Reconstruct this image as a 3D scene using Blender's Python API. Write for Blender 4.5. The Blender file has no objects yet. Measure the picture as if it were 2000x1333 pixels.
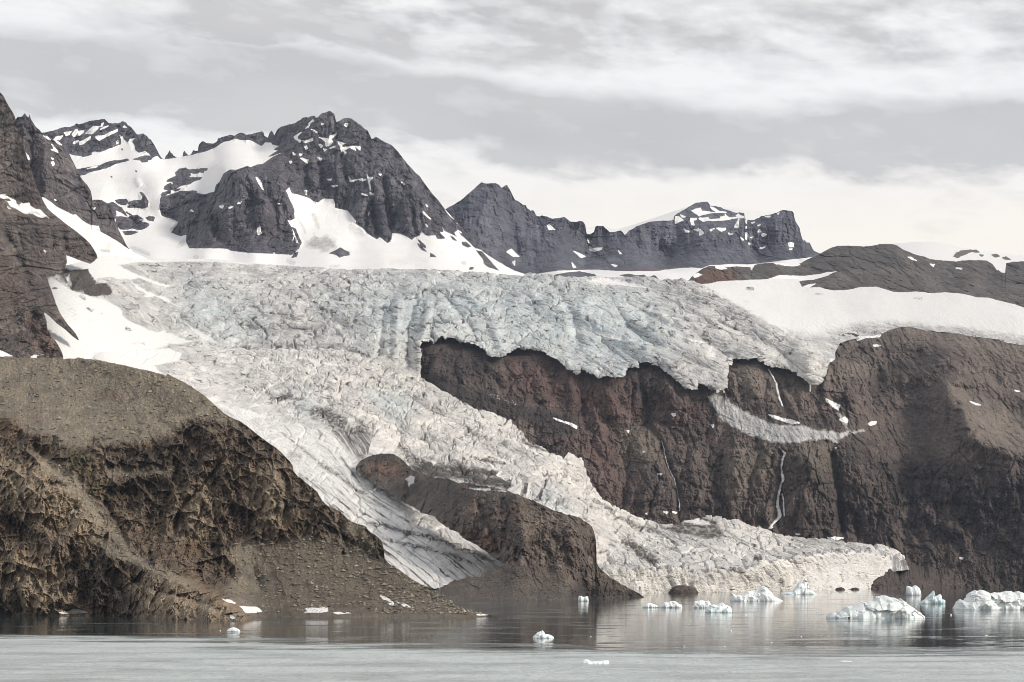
import bpy, math
import numpy as np

# ------------------------------------------------------------------ camera, sky, sun, exposure
S = bpy.context.scene
COL = S.collection
FOC, HOR, EYE = 3700.0, 1112.0, 16.34        # focal length and horizon in units of the 2000 px wide picture; eye height in m
cam_d = bpy.data.cameras.new("camera"); cam = bpy.data.objects.new("camera", cam_d); COL.objects.link(cam)
cam.location = (0, 0, EYE); cam.rotation_euler = (math.radians(90), 0, 0)
cam_d.sensor_width = 36.0; cam_d.lens = 36.0 * FOC / 2000.0
cam_d.shift_y = (HOR - 666.5) / 2000.0
cam_d.clip_start = 1.0; cam_d.clip_end = 60000.0
S.camera = cam
S.cycles.use_denoising = True; S.cycles.filter_width = 0.85; S.cycles.max_bounces = 6; S.cycles.diffuse_bounces = 3; S.cycles.volume_bounces = 0
S.view_settings.view_transform = 'Standard'; S.view_settings.look = 'None'
S.view_settings.gamma = 1.0; S.view_settings.exposure = 0.36

SUN_DIR = np.array([0.80, -0.36, 0.50]); SUN_DIR /= np.linalg.norm(SUN_DIR)
sun_d = bpy.data.lights.new("sun", 'SUN'); sun = bpy.data.objects.new("sun", sun_d); COL.objects.link(sun)
sun_d.energy = 2.5; sun_d.angle = math.radians(10); sun_d.color = (1.0, 0.92, 0.81)
import mathutils
sun.rotation_euler = mathutils.Vector(SUN_DIR).to_track_quat('Z', 'Y').to_euler()
SUN_EL = math.asin(SUN_DIR[2]); SUN_AZ = math.atan2(SUN_DIR[0], SUN_DIR[1])


class NT:
    """tiny node-graph writer: values may be numbers, tuples or sockets"""
    def __init__(s, tree):
        s.t = tree; s.t.nodes.clear()
    def n(s, typ, ins=None, out=0, **kw):
        nd = s.t.nodes.new(typ)
        for k, v in kw.items(): setattr(nd, k, v)
        for k, v in (ins or {}).items():
            sk = nd.inputs[k]
            if isinstance(v, bpy.types.NodeSocket): s.t.links.new(v, sk)
            elif v is not None: sk.default_value = v
        return nd.outputs[out] if out is not None else nd
    def m(s, op, a, b=None, c=None, clamp=False):
        ins = {0: a}
        if b is not None: ins[1] = b
        if c is not None: ins[2] = c
        return s.n('ShaderNodeMath', ins, operation=op, use_clamp=clamp)
    def mr(s, v, a, b, c=0.0, d=1.0, smooth=False):
        return s.n('ShaderNodeMapRange', {0: v, 1: a, 2: b, 3: c, 4: d}, interpolation_type='SMOOTHSTEP' if smooth else 'LINEAR')
    def mix(s, f, a, b, blend='MIX'):
        nd = s.t.nodes.new('ShaderNodeMix'); nd.data_type = 'RGBA'; nd.blend_type = blend
        for idx, v in ((0, f), (6, a), (7, b)):
            if isinstance(v, bpy.types.NodeSocket): s.t.links.new(v, nd.inputs[idx])
            else:
                if idx and len(v) == 3: v = (*v, 1)
                nd.inputs[idx].default_value = v
        return nd.outputs[2]
    def noise(s, vec, scale, detail=4, rough=0.55, dist=0.0, out=0):
        return s.n('ShaderNodeTexNoise', {'Vector': vec, 'Scale': scale, 'Detail': detail, 'Roughness': rough, 'Distortion': dist}, out=out)
    def vscale(s, vec, sc):
        return s.n('ShaderNodeVectorMath', {0: vec, 1: sc}, operation='MULTIPLY')
    def xyz(s, x, y, z):
        return s.n('ShaderNodeCombineXYZ', {0: x, 1: y, 2: z})
    def sep(s, v):
        nd = s.n('ShaderNodeSeparateXYZ', {0: v}, out=None); return nd.outputs
    def attr(s, name):
        return s.n('ShaderNodeAttribute', out=2, attribute_name=name)


def build_world():
    w = bpy.data.worlds.new("World"); S.world = w; w.use_nodes = True
    g = NT(w.node_tree)
    d = g.n('ShaderNodeTexCoord', out=0)
    x, y, z = g.sep(d)
    az = g.m('ARCTAN2', x, y)
    el = g.m('ARCSINE', z)
    # stratus banks, drawn out level, dipping to the right
    p = g.xyz(g.m('MULTIPLY', az, 11.0), g.m('MULTIPLY', g.m('MULTIPLY_ADD', az, 0.10, el), 33.0), g.m('MULTIPLY', az, 1.3))
    nb = g.noise(p, 0.55, 3, 0.5, 0.3)
    nm = g.noise(p, 1.1, 7, 0.56, 0.15)
    nf = g.noise(g.vscale(p, (1.0, 0.95, 1.0)), 2.6, 6, 0.55, 0.15)
    t = g.mr(az, -0.16, 0.14, 0, 1, True)
    # main bank
    c1 = g.m('MULTIPLY_ADD', t, -0.029, 0.2475)
    w1 = g.m('MULTIPLY_ADD', t, -0.005, 0.0235)
    warp = g.m('MULTIPLY', g.m('SUBTRACT', nm, 0.5), 0.055)
    warp1 = g.m('ADD', g.m('MULTIPLY', g.m('SUBTRACT', nm, 0.5), 0.030), g.m('MULTIPLY', g.m('SUBTRACT', nf, 0.5), 0.022))
    d1 = g.m('DIVIDE', g.m('ABSOLUTE', g.m('ADD', g.m('SUBTRACT', el, c1), warp1)), w1)
    b1 = g.m('MULTIPLY', g.mr(d1, 1.30, 0.55, 0, 1, True), g.mr(nf, 0.30, 0.50, 0.92, 1.0))
    # upper bank
    t2 = g.mr(az, -0.02, 0.12, 0, 1, True)
    c2 = g.m('MULTIPLY_ADD', t2, -0.009, 0.283)
    d2 = g.m('DIVIDE', g.m('ABSOLUTE', g.m('ADD', g.m('SUBTRACT', el, c2), warp)), 0.017)
    b2 = g.m('MULTIPLY', g.mr(d2, 1.5, 0.4, 0, 1, True), g.mr(nm, 0.37, 0.52, 0.0, 1.15))
    b2 = g.m('MULTIPLY', b2, g.mr(az, -0.24, -0.16))
    high = g.m('MULTIPLY', g.mr(el, 0.31, 0.40, 0, 1), g.mr(nm, 0.44, 0.62))
    veil = g.m('MULTIPLY', g.mr(nf, 0.42, 0.66, 0, 0.35), g.mr(el, 0.17, 0.25))
    wisps = g.m('MULTIPLY', g.mr(nm, 0.60, 0.72, 0, 0.45), g.mr(el, 0.14, 0.18))
    dens = g.m('MAXIMUM', g.m('MAXIMUM', b1, b2), g.m('MAXIMUM', high, wisps))
    other = g.m('MULTIPLY', dens, 0.80)
    dens = g.m('MAXIMUM', other, g.m('MULTIPLY', b1, 1.08))
    dens = g.m('MULTIPLY', dens, g.mr(nf, 0.25, 0.60, 0.72, 1.05))
    dens = g.m('ADD', dens, veil, clamp=True)
    bright = g.mix(g.mr(el, 0.155, 0.245, 0, 1, True), (0.87, 0.81, 0.725), (0.80, 0.795, 0.79))
    grey = g.mix(g.mr(nb, 0.35, 0.65), (0.480, 0.467, 0.465), (0.545, 0.532, 0.525))
    col = g.mix(dens, bright, grey)
    col = g.mix(g.mr(el, 0.55, 1.15, 0, 1, True), col, (0.36, 0.365, 0.38))           # unseen zenith darkened on purpose, cutting the light from above
    sky = g.n('ShaderNodeTexSky', sky_type='NISHITA', sun_disc=False, sun_elevation=SUN_EL, sun_rotation=SUN_AZ, altitude=50.0)
    clear = g.mix(1.0, sky, (0.1, 0.1, 0.1), 'MULTIPLY')
    col = g.mix(0.06, col, clear)
    bg = g.n('ShaderNodeBackground', {0: col, 1: 1.0})
    g.n('ShaderNodeOutputWorld', {0: bg}, out=None)
build_world()

# ------------------------------------------------------------------ numeric helpers
RES = 1.15                      # mesh spacing, in 2000-px picture units
f32 = np.float32

def _h(ix, iy, iz, seed):
    with np.errstate(over='ignore'):
        h = (ix.astype(np.uint32) * np.uint32(374761393) + iy.astype(np.uint32) * np.uint32(668265263)
             + iz.astype(np.uint32) * np.uint32(2246822519) + np.uint32((seed * 3266489917) & 0xffffffff))
        h = (h ^ (h >> np.uint32(13))) * np.uint32(1274126177)
        h = (h ^ (h >> np.uint32(15))) * np.uint32(2654435761)
        return h ^ (h >> np.uint32(16))

def perlin(x, y, z=None, seed=0):
    x = np.asarray(x, f32); y = np.asarray(y, f32)
    two = z is None
    fx = np.floor(x); fy = np.floor(y)
    ix = fx.astype(np.int64); iy = fy.astype(np.int64); x = x - fx; y = y - fy
    u = x*x*x*(x*(x*6-15)+10); v = y*y*y*(y*(y*6-15)+10)
    if two:
        iz = np.zeros_like(ix)
    else:
        z = np.asarray(z, f32); fz = np.floor(z); iz = fz.astype(np.int64); z = z - fz
        w = z*z*z*(z*(z*6-15)+10)
    def g(dx, dy, dz):
        h = _h(ix+dx, iy+dy, iz+dz, seed)
        r = ((h & np.uint32(1023)).astype(f32)/511.5-1)*(x-dx) + (((h >> np.uint32(10)) & np.uint32(1023)).astype(f32)/511.5-1)*(y-dy)
        if not two: r += (((h >> np.uint32(20)) & np.uint32(1023)).astype(f32)/511.5-1)*(z-dz)
        return r
    def plane(dz):
        a = g(0,0,dz); a += u*(g(1,0,dz)-a)
        b = g(0,1,dz); b += u*(g(1,1,dz)-b)
        return a + v*(b-a)
    if two: return plane(0)*1.3
    a = plane(0); return (a + w*(plane(1)-a))*1.3

def fbm(x, y, z=None, o=4, gain=0.5, lac=2.03, seed=0):
    s = 0; a = 1.0; n = 0
    for i in range(o):
        s = s + a*perlin(x, y, z, seed+i*17); n += a; a *= gain
        x = x*lac+13.7; y = y*lac+7.1; z = None if z is None else z*lac+3.3
    return s/n

def ridged(x, y, z=None, o=4, gain=0.5, lac=2.03, seed=0):
    s = 0; a = 1.0; n = 0
    for i in range(o):
        r = 1-np.abs(perlin(x, y, z, seed+i*17))*2.0
        s = s + a*np.clip(r, -1, 1); n += a; a *= gain
        x = x*lac+13.7; y = y*lac+7.1; z = None if z is None else z*lac+3.3
    return s/n

def worley(x, y, seed=0, jit=0.9):
    """F1, F2, id in 0..1, and offsets to the nearest cell centre"""
    x = np.asarray(x, f32); y = np.asarray(y, f32)
    fx = np.floor(x); fy = np.floor(y); ix = fx.astype(np.int64); iy = fy.astype(np.int64)
    F1 = np.full(x.shape, 9., f32); F2 = F1.copy(); idd = np.zeros_like(F1); ox = np.zeros_like(F1); oy = np.zeros_like(F1)
    for dx in (-1, 0, 1):
        for dy in (-1, 0, 1):
            h = _h(ix+dx, iy+dy, ix*0, seed)
            cx = fx+dx+0.5+jit*((h & np.uint32(1023)).astype(f32)/1023-0.5)
            cy = fy+dy+0.5+jit*(((h >> np.uint32(10)) & np.uint32(1023)).astype(f32)/1023-0.5)
            ddx = x-cx; ddy = y-cy; d = np.sqrt(ddx*ddx+ddy*ddy)
            c = d < F1
            F2 = np.where(c, F1, np.minimum(F2, d))
            idd = np.where(c, ((h >> np.uint32(20)) & np.uint32(4095)).astype(f32)/4095, idd)
            ox = np.where(c, ddx, ox); oy = np.where(c, ddy, oy)
            F1 = np.where(c, d, F1)
    return F1, F2, idd, ox, oy

def sstep(a, b, x):
    t = np.clip((x-a)/(b-a), 0, 1); return t*t*(3-2*t)

def tps(pts):
    """thin plate through (x, y, value) control points"""
    p = np.array(pts, float); q = p[:, :2]/300.0; n = len(p)
    d2 = ((q[:, None]-q[None])**2).sum(-1)
    K = np.where(d2 > 0, 0.5*d2*np.log(d2+1e-12), 0)+np.eye(n)*2e-3
    P = np.c_[np.ones(n), q]
    A = np.zeros((n+3, n+3)); A[:n, :n] = K; A[:n, n:] = P; A[n:, :n] = P.T
    w = np.linalg.solve(A, np.r_[p[:, 2], 0, 0, 0])
    def f(X, Y):
        X = np.asarray(X, f32)/300; Y = np.asarray(Y, f32)/300
        r = (w[n]+w[n+1]*X+w[n+2]*Y).astype(f32)
        for i in range(n):
            dd = (X-f32(q[i, 0]))**2+(Y-f32(q[i, 1]))**2
            r += f32(0.5*w[i])*dd*np.log(dd+f32(1e-9))
        return r
    return f

def sdf(poly, X, Y, pad=8.0):
    """signed distance, positive inside; -pad well outside"""
    P = np.array(poly, f32); out = np.full(X.shape, -pad, f32)
    sel = (X > P[:, 0].min()-pad) & (X < P[:, 0].max()+pad) & (Y > P[:, 1].min()-pad) & (Y < P[:, 1].max()+pad)
    if not sel.any(): return out
    x = X[sel]; y = Y[sel]; d = np.full(x.shape, 1e9, f32); ins = np.zeros(x.shape, bool)
    Q = np.roll(P, -1, 0)
    for (ax, ay), (bx, by) in zip(P, Q):
        ex, ey = bx-ax, by-ay; L = ex*ex+ey*ey+1e-9
        t = np.clip(((x-ax)*ex+(y-ay)*ey)/L, 0, 1)
        d = np.minimum(d, (x-ax-t*ex)**2+(y-ay-t*ey)**2)
        if ay != by: ins ^= ((ay > y) != (by > y)) & (x < (bx-ax)*(y-ay)/(by-ay)+ax)
    d = np.sqrt(d); out[sel] = np.where(ins, d, -np.minimum(d, pad)); return out

def ldist(line, X, Y, pad=60.0):
    """distance to a polyline, signed side (right of travel positive) and progress 0..1"""
    P = np.array(line, f32); d = np.full(X.shape, pad, f32); side = np.zeros_like(d); prog = np.zeros_like(d)
    sel = (X > P[:, 0].min()-pad) & (X < P[:, 0].max()+pad) & (Y > P[:, 1].min()-pad) & (Y < P[:, 1].max()+pad)
    if not sel.any(): return d, side, prog
    x = X[sel]; y = Y[sel]; dd = np.full(x.shape, pad, f32); sd = np.zeros_like(dd); pr = np.zeros_like(dd)
    n = len(P)-1
    for i in range(n):
        ax, ay = P[i]; ex, ey = P[i+1]-P[i]; L = ex*ex+ey*ey+1e-9
        t = np.clip(((x-ax)*ex+(y-ay)*ey)/L, 0, 1)
        q = np.sqrt((x-ax-t*ex)**2+(y-ay-t*ey)**2); c = q < dd
        dd = np.where(c, q, dd); sd = np.where(c, np.sign(ex*(y-ay)-ey*(x-ax)), sd); pr = np.where(c, (i+t)/n, pr)
    d[sel] = dd; side[sel] = sd; prog[sel] = pr
    return d, side, prog

def tr(x0, y0, s, *xy):
    """survey notes taken on an enlarged crop -> picture units"""
    return [(x0+s*xy[i], y0+s*xy[i+1]) for i in range(0, len(xy), 2)]

def water_D(py): return EYE*FOC/(py-HOR)          # distance of a point on the water
def water_S(py): return 51800.0/(py-1128.0)
def metres(sv):
    """first survey distances -> metres (same shoreline, steeper hillsides)"""
    return EYE*FOC/(1128.0-HOR+51800.0/sv)+0.25*np.maximum(sv-4300.0, 0)

def world(px, py, D):
    return np.stack([(px-1000)/FOC*D, D, EYE+(HOR-py)/FOC*D], -1)

def mesh_object(name, co, faces, mat, attrs=None, smooth=True, parent=None):
    me = bpy.data.meshes.new(name)
    nv, nf = len(co), len(faces); k = faces.shape[1]
    me.vertices.add(nv); me.vertices.foreach_set('co', np.ascontiguousarray(co, f32).ravel())
    me.loops.add(nf*k); me.loops.foreach_set('vertex_index', np.ascontiguousarray(faces, np.int32).ravel())
    me.polygons.add(nf); me.polygons.foreach_set('loop_start', np.arange(0, nf*k, k, dtype=np.int32))
    me.polygons.foreach_set('loop_total', np.full(nf, k, np.int32))
    me.polygons.foreach_set('use_smooth', np.full(nf, smooth, bool))
    for an, v in (attrs or {}).items():
        a = me.attributes.new(an, 'FLOAT', 'POINT'); a.data.foreach_set('value', np.ascontiguousarray(v, f32).ravel())
    me.update(calc_edges=True); me.validate()
    me.materials.append(mat)
    o = bpy.data.objects.new(name, me); COL.objects.link(o)
    if parent: o.parent = parent
    return o

def tag(o, label=None, cat=None, kind=None, group=None):
    if label: o['label'] = label
    if cat: o['category'] = cat
    if kind: o['kind'] = kind
    if group: o['group'] = group
    return o

def mono(pts):
    p = np.array(pts, float)
    for i in range(1, len(p)):
        if p[i, 0] <= p[i-1, 0]: p[i, 0] = p[i-1, 0]+.2
    return p

LAYERS = {}
class Layer:
    """One sheet of terrain: columns between a crest line and a foot line, with real distances from depth control points."""
    def __init__(s, name, x0, x1, top, bot, depth, jag=1.2, jagw=9.0, seed=0, res=1.0, trim=None, squeeze=None):
        s.name = name; s.seed = seed
        nx = int((x1-x0)/(RES*res))+1
        xs = np.linspace(x0, x1, nx).astype(f32)
        T = mono(top); B = mono(bot)
        tp = np.interp(xs, T[:, 0], T[:, 1]); bt = np.interp(xs, B[:, 0], B[:, 1])
        if jag: tp = tp+jag*(fbm(xs/jagw, xs*0+seed+.5, o=4, gain=.6, seed=seed)*2.0)
        s.botline = bt.copy()
        if trim:                                           # even sheet, cut along the real lower edge
            k = int(trim/(RES*res)); pad = np.pad(bt, k, mode='edge')
            bt = np.max(np.stack([pad[i:i+len(bt)] for i in range(0, 2*k+1, 4)]), 0)+3
            ker = np.ones(k*2+1)/(k*2+1); bt = np.convolve(np.pad(bt, k, mode='edge'), ker, mode='valid')
        bt = np.maximum(bt, tp+2)
        ny = int((bt-tp).max()/(RES*res))+2
        t = np.linspace(0, 1, ny).astype(f32)[:, None]
        s.X = np.repeat(xs[None], ny, 0); s.Y = (tp[None]+(bt-tp)[None]*t).astype(f32)
        s.t = np.repeat(t, nx, 1)
        s.D0 = metres(tps(depth)(s.X, s.Y)).astype(f32)
        if squeeze and len(squeeze) > 2: squeeze = (squeeze[0], 1-(1-squeeze[1])*sstep(squeeze[2], squeeze[3], s.X))
        if squeeze: s.D0 = (squeeze[0]+(s.D0-squeeze[0])*np.where(s.D0 > squeeze[0], squeeze[1], 1)).astype(f32)
        s.D = s.D0.copy()
        s.u = float(np.median(s.D0))/FOC           # metres per picture unit here
        s.R = np.zeros_like(s.D0)                  # relief in picture units, positive = into the hill
        s.attrs = {}; s.cut = (s.Y > s.botline[None].astype(f32)) if trim else None
        w = world(s.X, s.Y, s.D0)/s.u
        s.wx, s.wy, s.wz = w[..., 0], w[..., 1], w[..., 2]   # world coordinates counted in picture units
        s.edge = 1.6*fbm(s.wx/14, s.wz/14, o=4, gain=.65, seed=seed+5)*2
    def crease(s, line, width, depth_px, lop=0.0):
        """gully (positive) or rib (negative); lop>0 makes one flank steeper"""
        d, side, pr = ldist(line, s.X, s.Y, pad=width*4)
        fade = sstep(0, .12, pr)*sstep(1.0, .88, pr)*0.7+0.3
        k = np.exp(-(d/width)**2)*(1+lop*side*np.clip(d/width, 0, 1))
        s.R += (1.8*depth_px*fade*k).astype(f32)
    def paint(s, ops, soft=1.0, rough=1.0):
        """ops: list of (+1 add / -1 remove, polygon)"""
        pad = max(8.0, soft*1.2+rough*3); m = np.full(s.X.shape, -pad, f32)
        for sign, poly in ops:
            q = sdf(poly, s.X, s.Y, pad)
            pa = np.array(poly); area = abs(np.dot(pa[:, 0], np.roll(pa[:, 1], 1))-np.dot(pa[:, 1], np.roll(pa[:, 0], 1)))/2
            if area < 260: q = q+1.1
            m = np.maximum(m, q) if sign > 0 else np.minimum(m, -q)
        return np.clip((m+s.edge*rough)/soft*0.5+0.5, 0, 1)
    def calm(s, sn, k=.92):
        """how much relief survives under snow: broad fields are smooth, small patches lie on the rock as it is"""
        b = sn.copy(); n = max(2, int(9/RES))
        for ax in (0, 1):
            c = np.cumsum(np.concatenate([np.repeat(np.take(b, [0], ax), n+1, ax), b, np.repeat(np.take(b, [-1], ax), n, ax)], ax), axis=ax, dtype=np.float64)
            b = ((np.take(c, range(2*n+1, c.shape[ax]), ax)-np.take(c, range(0, c.shape[ax]-2*n-1), ax))/(2*n+1)).astype(f32)
        return 1-k*np.clip(b*1.5-.3, 0, 1)
    def lines(s, ls):
        m = np.zeros(s.X.shape, f32)
        for line, w, st in ls:
            d, _, pr = ldist(line, s.X, s.Y, pad=w*3)
            ww = w*(.35+1.1*np.sin(np.clip(pr, 0, 1)*math.pi)**.6)*(1+.8*fbm(s.wx/23, s.wz/19, o=3, seed=s.seed+41))
            m = np.maximum(m, st*np.exp(-(d/np.maximum(ww, .5))**2)*sstep(0, .15, pr)*sstep(1, .85, pr))
        br = fbm(s.wx/5, s.wz/4, s.wy/14, o=4, gain=.7, seed=s.seed+40)
        return np.clip(m*(1+1.5*br)-.12*sstep(0, .1, m), 0, 1).astype(f32)
    def finish(s, mat, normal_disp=None, back=(8, 60.0, 0.55), label=None, cat=None, kind='structure', smooth=True, curl=None, soft=1, skirt_x=1e9, square=False):
        if square:                                  # relief stands square to the slope
            normal_disp = -s.R*(.35+.65*sstep(0, .04, s.t)); s.D0 = s.D.copy()
        else: s.D = s.D+s.R*s.u
        P = world(s.X, s.Y, s.D)
        if normal_disp is not None:
            Pb = world(s.X, s.Y, s.D)
            for _ in range(soft):
                Pb[1:-1, 1:-1] = (Pb[:-2, 1:-1]+Pb[2:, 1:-1]+Pb[1:-1, :-2]+Pb[1:-1, 2:])/4
            gx = np.gradient(Pb, axis=1); gy = np.gradient(Pb, axis=0)
            n = np.cross(gy, gx); n /= np.linalg.norm(n, axis=-1, keepdims=True)+1e-9
            n *= np.where((n*Pb).sum(-1, keepdims=True) > 0, -1, 1)
            P = P+n*(normal_disp*s.u)[..., None]
        s.P = P
        at = {k: v for k, v in s.attrs.items()}
        ny, nx = s.X.shape
        nb, step, slope = back
        rows = [P]; rowa = {k: [v] for k, v in at.items()}
        if nb:                                             # the far side of the crest
            k = np.arange(nb, 0, -1, dtype=f32)[:, None]**1.3*step
            base = P[0][None]
            R = np.repeat(base, nb, 0).copy()
            R[..., 1] += k; R[..., 0] += k*base[..., 0]/base[..., 1]
            R[..., 2] += -k*slope + (k*0.15)*perlin(R[..., 0]/(step*2), k+0*R[..., 0], seed=s.seed+3)
            rows.insert(0, R)
            for kk in rowa: rowa[kk].insert(0, np.repeat(at[kk][:1], nb, 0))
        if curl:                                           # lower lip folds back under
            nc, dep, drop = curl
            k = (np.arange(1, nc+1, dtype=f32)/nc)[:, None]
            base = P[-1][None]
            R = np.repeat(base, nc, 0).copy()
            R[..., 1] += dep*k; R[..., 2] += -drop*np.sin(k*3.14)+k*dep*0.3
            rows.append(R)
            for kk in rowa: rowa[kk].append(np.repeat(at[kk][-1:], nc, 0))
        G = np.concatenate(rows, 0); A = {k: np.concatenate(v, 0) for k, v in rowa.items()}
        H = G.shape[0]
        idx = np.arange(H*nx).reshape(H, nx)
        F = np.stack([idx[:-1, :-1], idx[1:, :-1], idx[1:, 1:], idx[:-1, 1:]], -1)
        keep = np.ones(F.shape[:2], bool)
        if s.cut is not None:
            o = nb if nb else 0
            c = s.cut
            keep[o:o+ny-1] &= ~(c[:-1, :-1] & c[1:, :-1] & c[1:, 1:] & c[:-1, 1:])
            if o: keep[:o] &= ~((c[0, :-1] & c[0, 1:]) | (s.X[0, 1:] > skirt_x))[None]
        F = F[keep].reshape(-1, 4)
        ob = mesh_object(s.name, G.reshape(-1, 3), F, mat, A, smooth)
        tag(ob, label, cat, kind)
        LAYERS[s.name] = s
        return ob
    def at(s, px, py):
        """surface point nearest to a picture position"""
        x = np.atleast_1d(px); y = np.atleast_1d(py); out = []
        for a, b in zip(x, y):
            c = int(np.argmin(np.abs(s.X[0]-a))); r = int(np.argmin(np.abs(s.Y[:, c]-b)))
            out.append(s.P[r, c])
        return np.array(out)

# ------------------------------------------------------------------ materials
def rock_material(name, dark, mid, light, red, u, strata=0.0, tint=0.35, wet=0.75, snow=(0.86, 0.86, 0.87), grit=0.0, tan=(0.30, 0.25, 0.18), talus=None):
    """Bedded, weathered rock; attributes: snow, scree, red, dirt. u = metres per picture unit"""
    m = bpy.data.materials.new(name); m.use_nodes = True; g = NT(m.node_tree)
    p = g.n('ShaderNodeNewGeometry', out=0)
    q = g.vscale(p, (1/u, 1/u, 1/u))
    n1 = g.noise(q, 0.018, 5, 0.6, 0.6)
    n2 = g.noise(g.vscale(q, (1, 1, 0.30)), 0.11, 8, 0.72, 0.8)
    n3 = g.noise(q, 0.34, 6, 0.75)
    c = g.mix(g.mr(n1, 0.40, 0.60), dark, mid)
    c = g.mix(g.m('MULTIPLY', g.mr(n2, 0.46, 0.62), 0.85), c, light)
    c = g.mix(g.m('MULTIPLY', g.mr(n2, 0.46, 0.36), 0.7), c, dark)
    x, y, z = g.sep(q)
    if strata:
        zz = g.m('ADD', z, g.m('ADD', g.m('MULTIPLY', n1, 26.0), g.m('MULTIPLY', x, 0.05)))
        st = g.noise(g.xyz(g.m('MULTIPLY', x, 0.012), 0.0, zz), 0.16, 5, 0.75)
        c = g.mix(g.m('MULTIPLY', g.mr(st, 0.40, 0.66), strata), c, light)
        c = g.mix(g.m('MULTIPLY', g.mr(st, 0.46, 0.30), strata*0.8), c, dark)
    nr = g.noise(q, 0.03, 4, 0.6, 1.0)
    rf = g.m('MULTIPLY', g.m('ADD', g.mr(nr, 0.50, 0.68, 0, tint), g.attr('red')), g.mr(n3, 0.3, 0.6, 0.4, 1.0), clamp=True)
    c = g.mix(rf, c, red)
    c = g.mix(1.0, c, g.mix(g.mr(n3, 0.30, 0.70), (0.50, 0.50, 0.51), (1.50, 1.48, 1.45)), 'MULTIPLY')
    tn = g.attr('tone')
    c = g.mix(1.0, c, g.mix(tn, (0.50, 0.50, 0.515), (1.55, 1.53, 1.50)), 'MULTIPLY')
    # scree: finer, flatter, with pale chips
    sc = g.noise(q, 0.9, 4, 0.7)
    ch = g.n('ShaderNodeTexVoronoi', {'Vector': q, 'Scale': 0.55, 'Randomness': 1.0}, out=1)
    chv = g.sep(ch)[0]
    talus = talus or (mid, light)
    scree = g.mix(g.mr(n2, 0.35, 0.65), talus[0], talus[1])
    scree = g.mix(g.mr(sc, 0.35, 0.70), g.mix(0.45, scree, dark), scree)
    scree = g.mix(g.mr(chv, 0.86, 0.95, 0, 0.55+grit), scree, tuple(min(.6, v*1.9) for v in light))
    scree = g.mix(1.0, scree, g.mix(g.mr(n1, 0.36, 0.62), (0.74, 0.74, 0.75), (1.16, 1.14, 1.10)), 'MULTIPLY')
    c = g.mix(g.attr('scree'), c, scree)
    c = g.mix(g.m('MULTIPLY', g.attr('tan'), g.mr(n2, 0.38, 0.60, 0.25, 0.9)), c, tan)  # tan attribute: brightness of sunlit faces put into the rock colour
    c = g.mix(g.attr('dark'), c, tuple(v*0.6 for v in dark))
    moss = g.m('MULTIPLY', g.attr('moss'), g.mr(n3, 0.4, 0.55), clamp=True)
    c = g.mix(moss, c, (0.055, 0.056, 0.018))
    # snow cover
    sn = g.mr(g.m('ADD', g.attr('snow'), g.m('MULTIPLY', g.m('SUBTRACT', n3, 0.5), 0.35)), 0.38, 0.62)
    sd = g.m('MULTIPLY', g.m('ADD', g.attr('dirt'), g.mr(n2, 0.55, 0.8, 0, 0.18)), g.mr(n3, 0.25, 0.65, 0.3, 1.0), clamp=True)
    scol = g.mix(g.mr(n1, 0.45, 0.70, 0, 0.5), snow, (0.82, 0.79, 0.74))
    scol = g.mix(sd, scol, (0.175, 0.165, 0.16))
    c = g.mix(sn, c, scol)
    bs = g.n('ShaderNodeBump', {'Strength': 0.85, 'Distance': 1.4*u, 'Height': g.m('ADD', n3, g.m('MULTIPLY', sc, 0.5))})
    b = g.n('ShaderNodeBsdfPrincipled', {'Base Color': c, 'Roughness': g.mr(sn, 0, 1, wet, 0.65), 'Specular IOR Level': 0.25, 'Normal': bs})
    g.n('ShaderNodeOutputMaterial', {0: b}, out=None)
    return m

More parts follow.
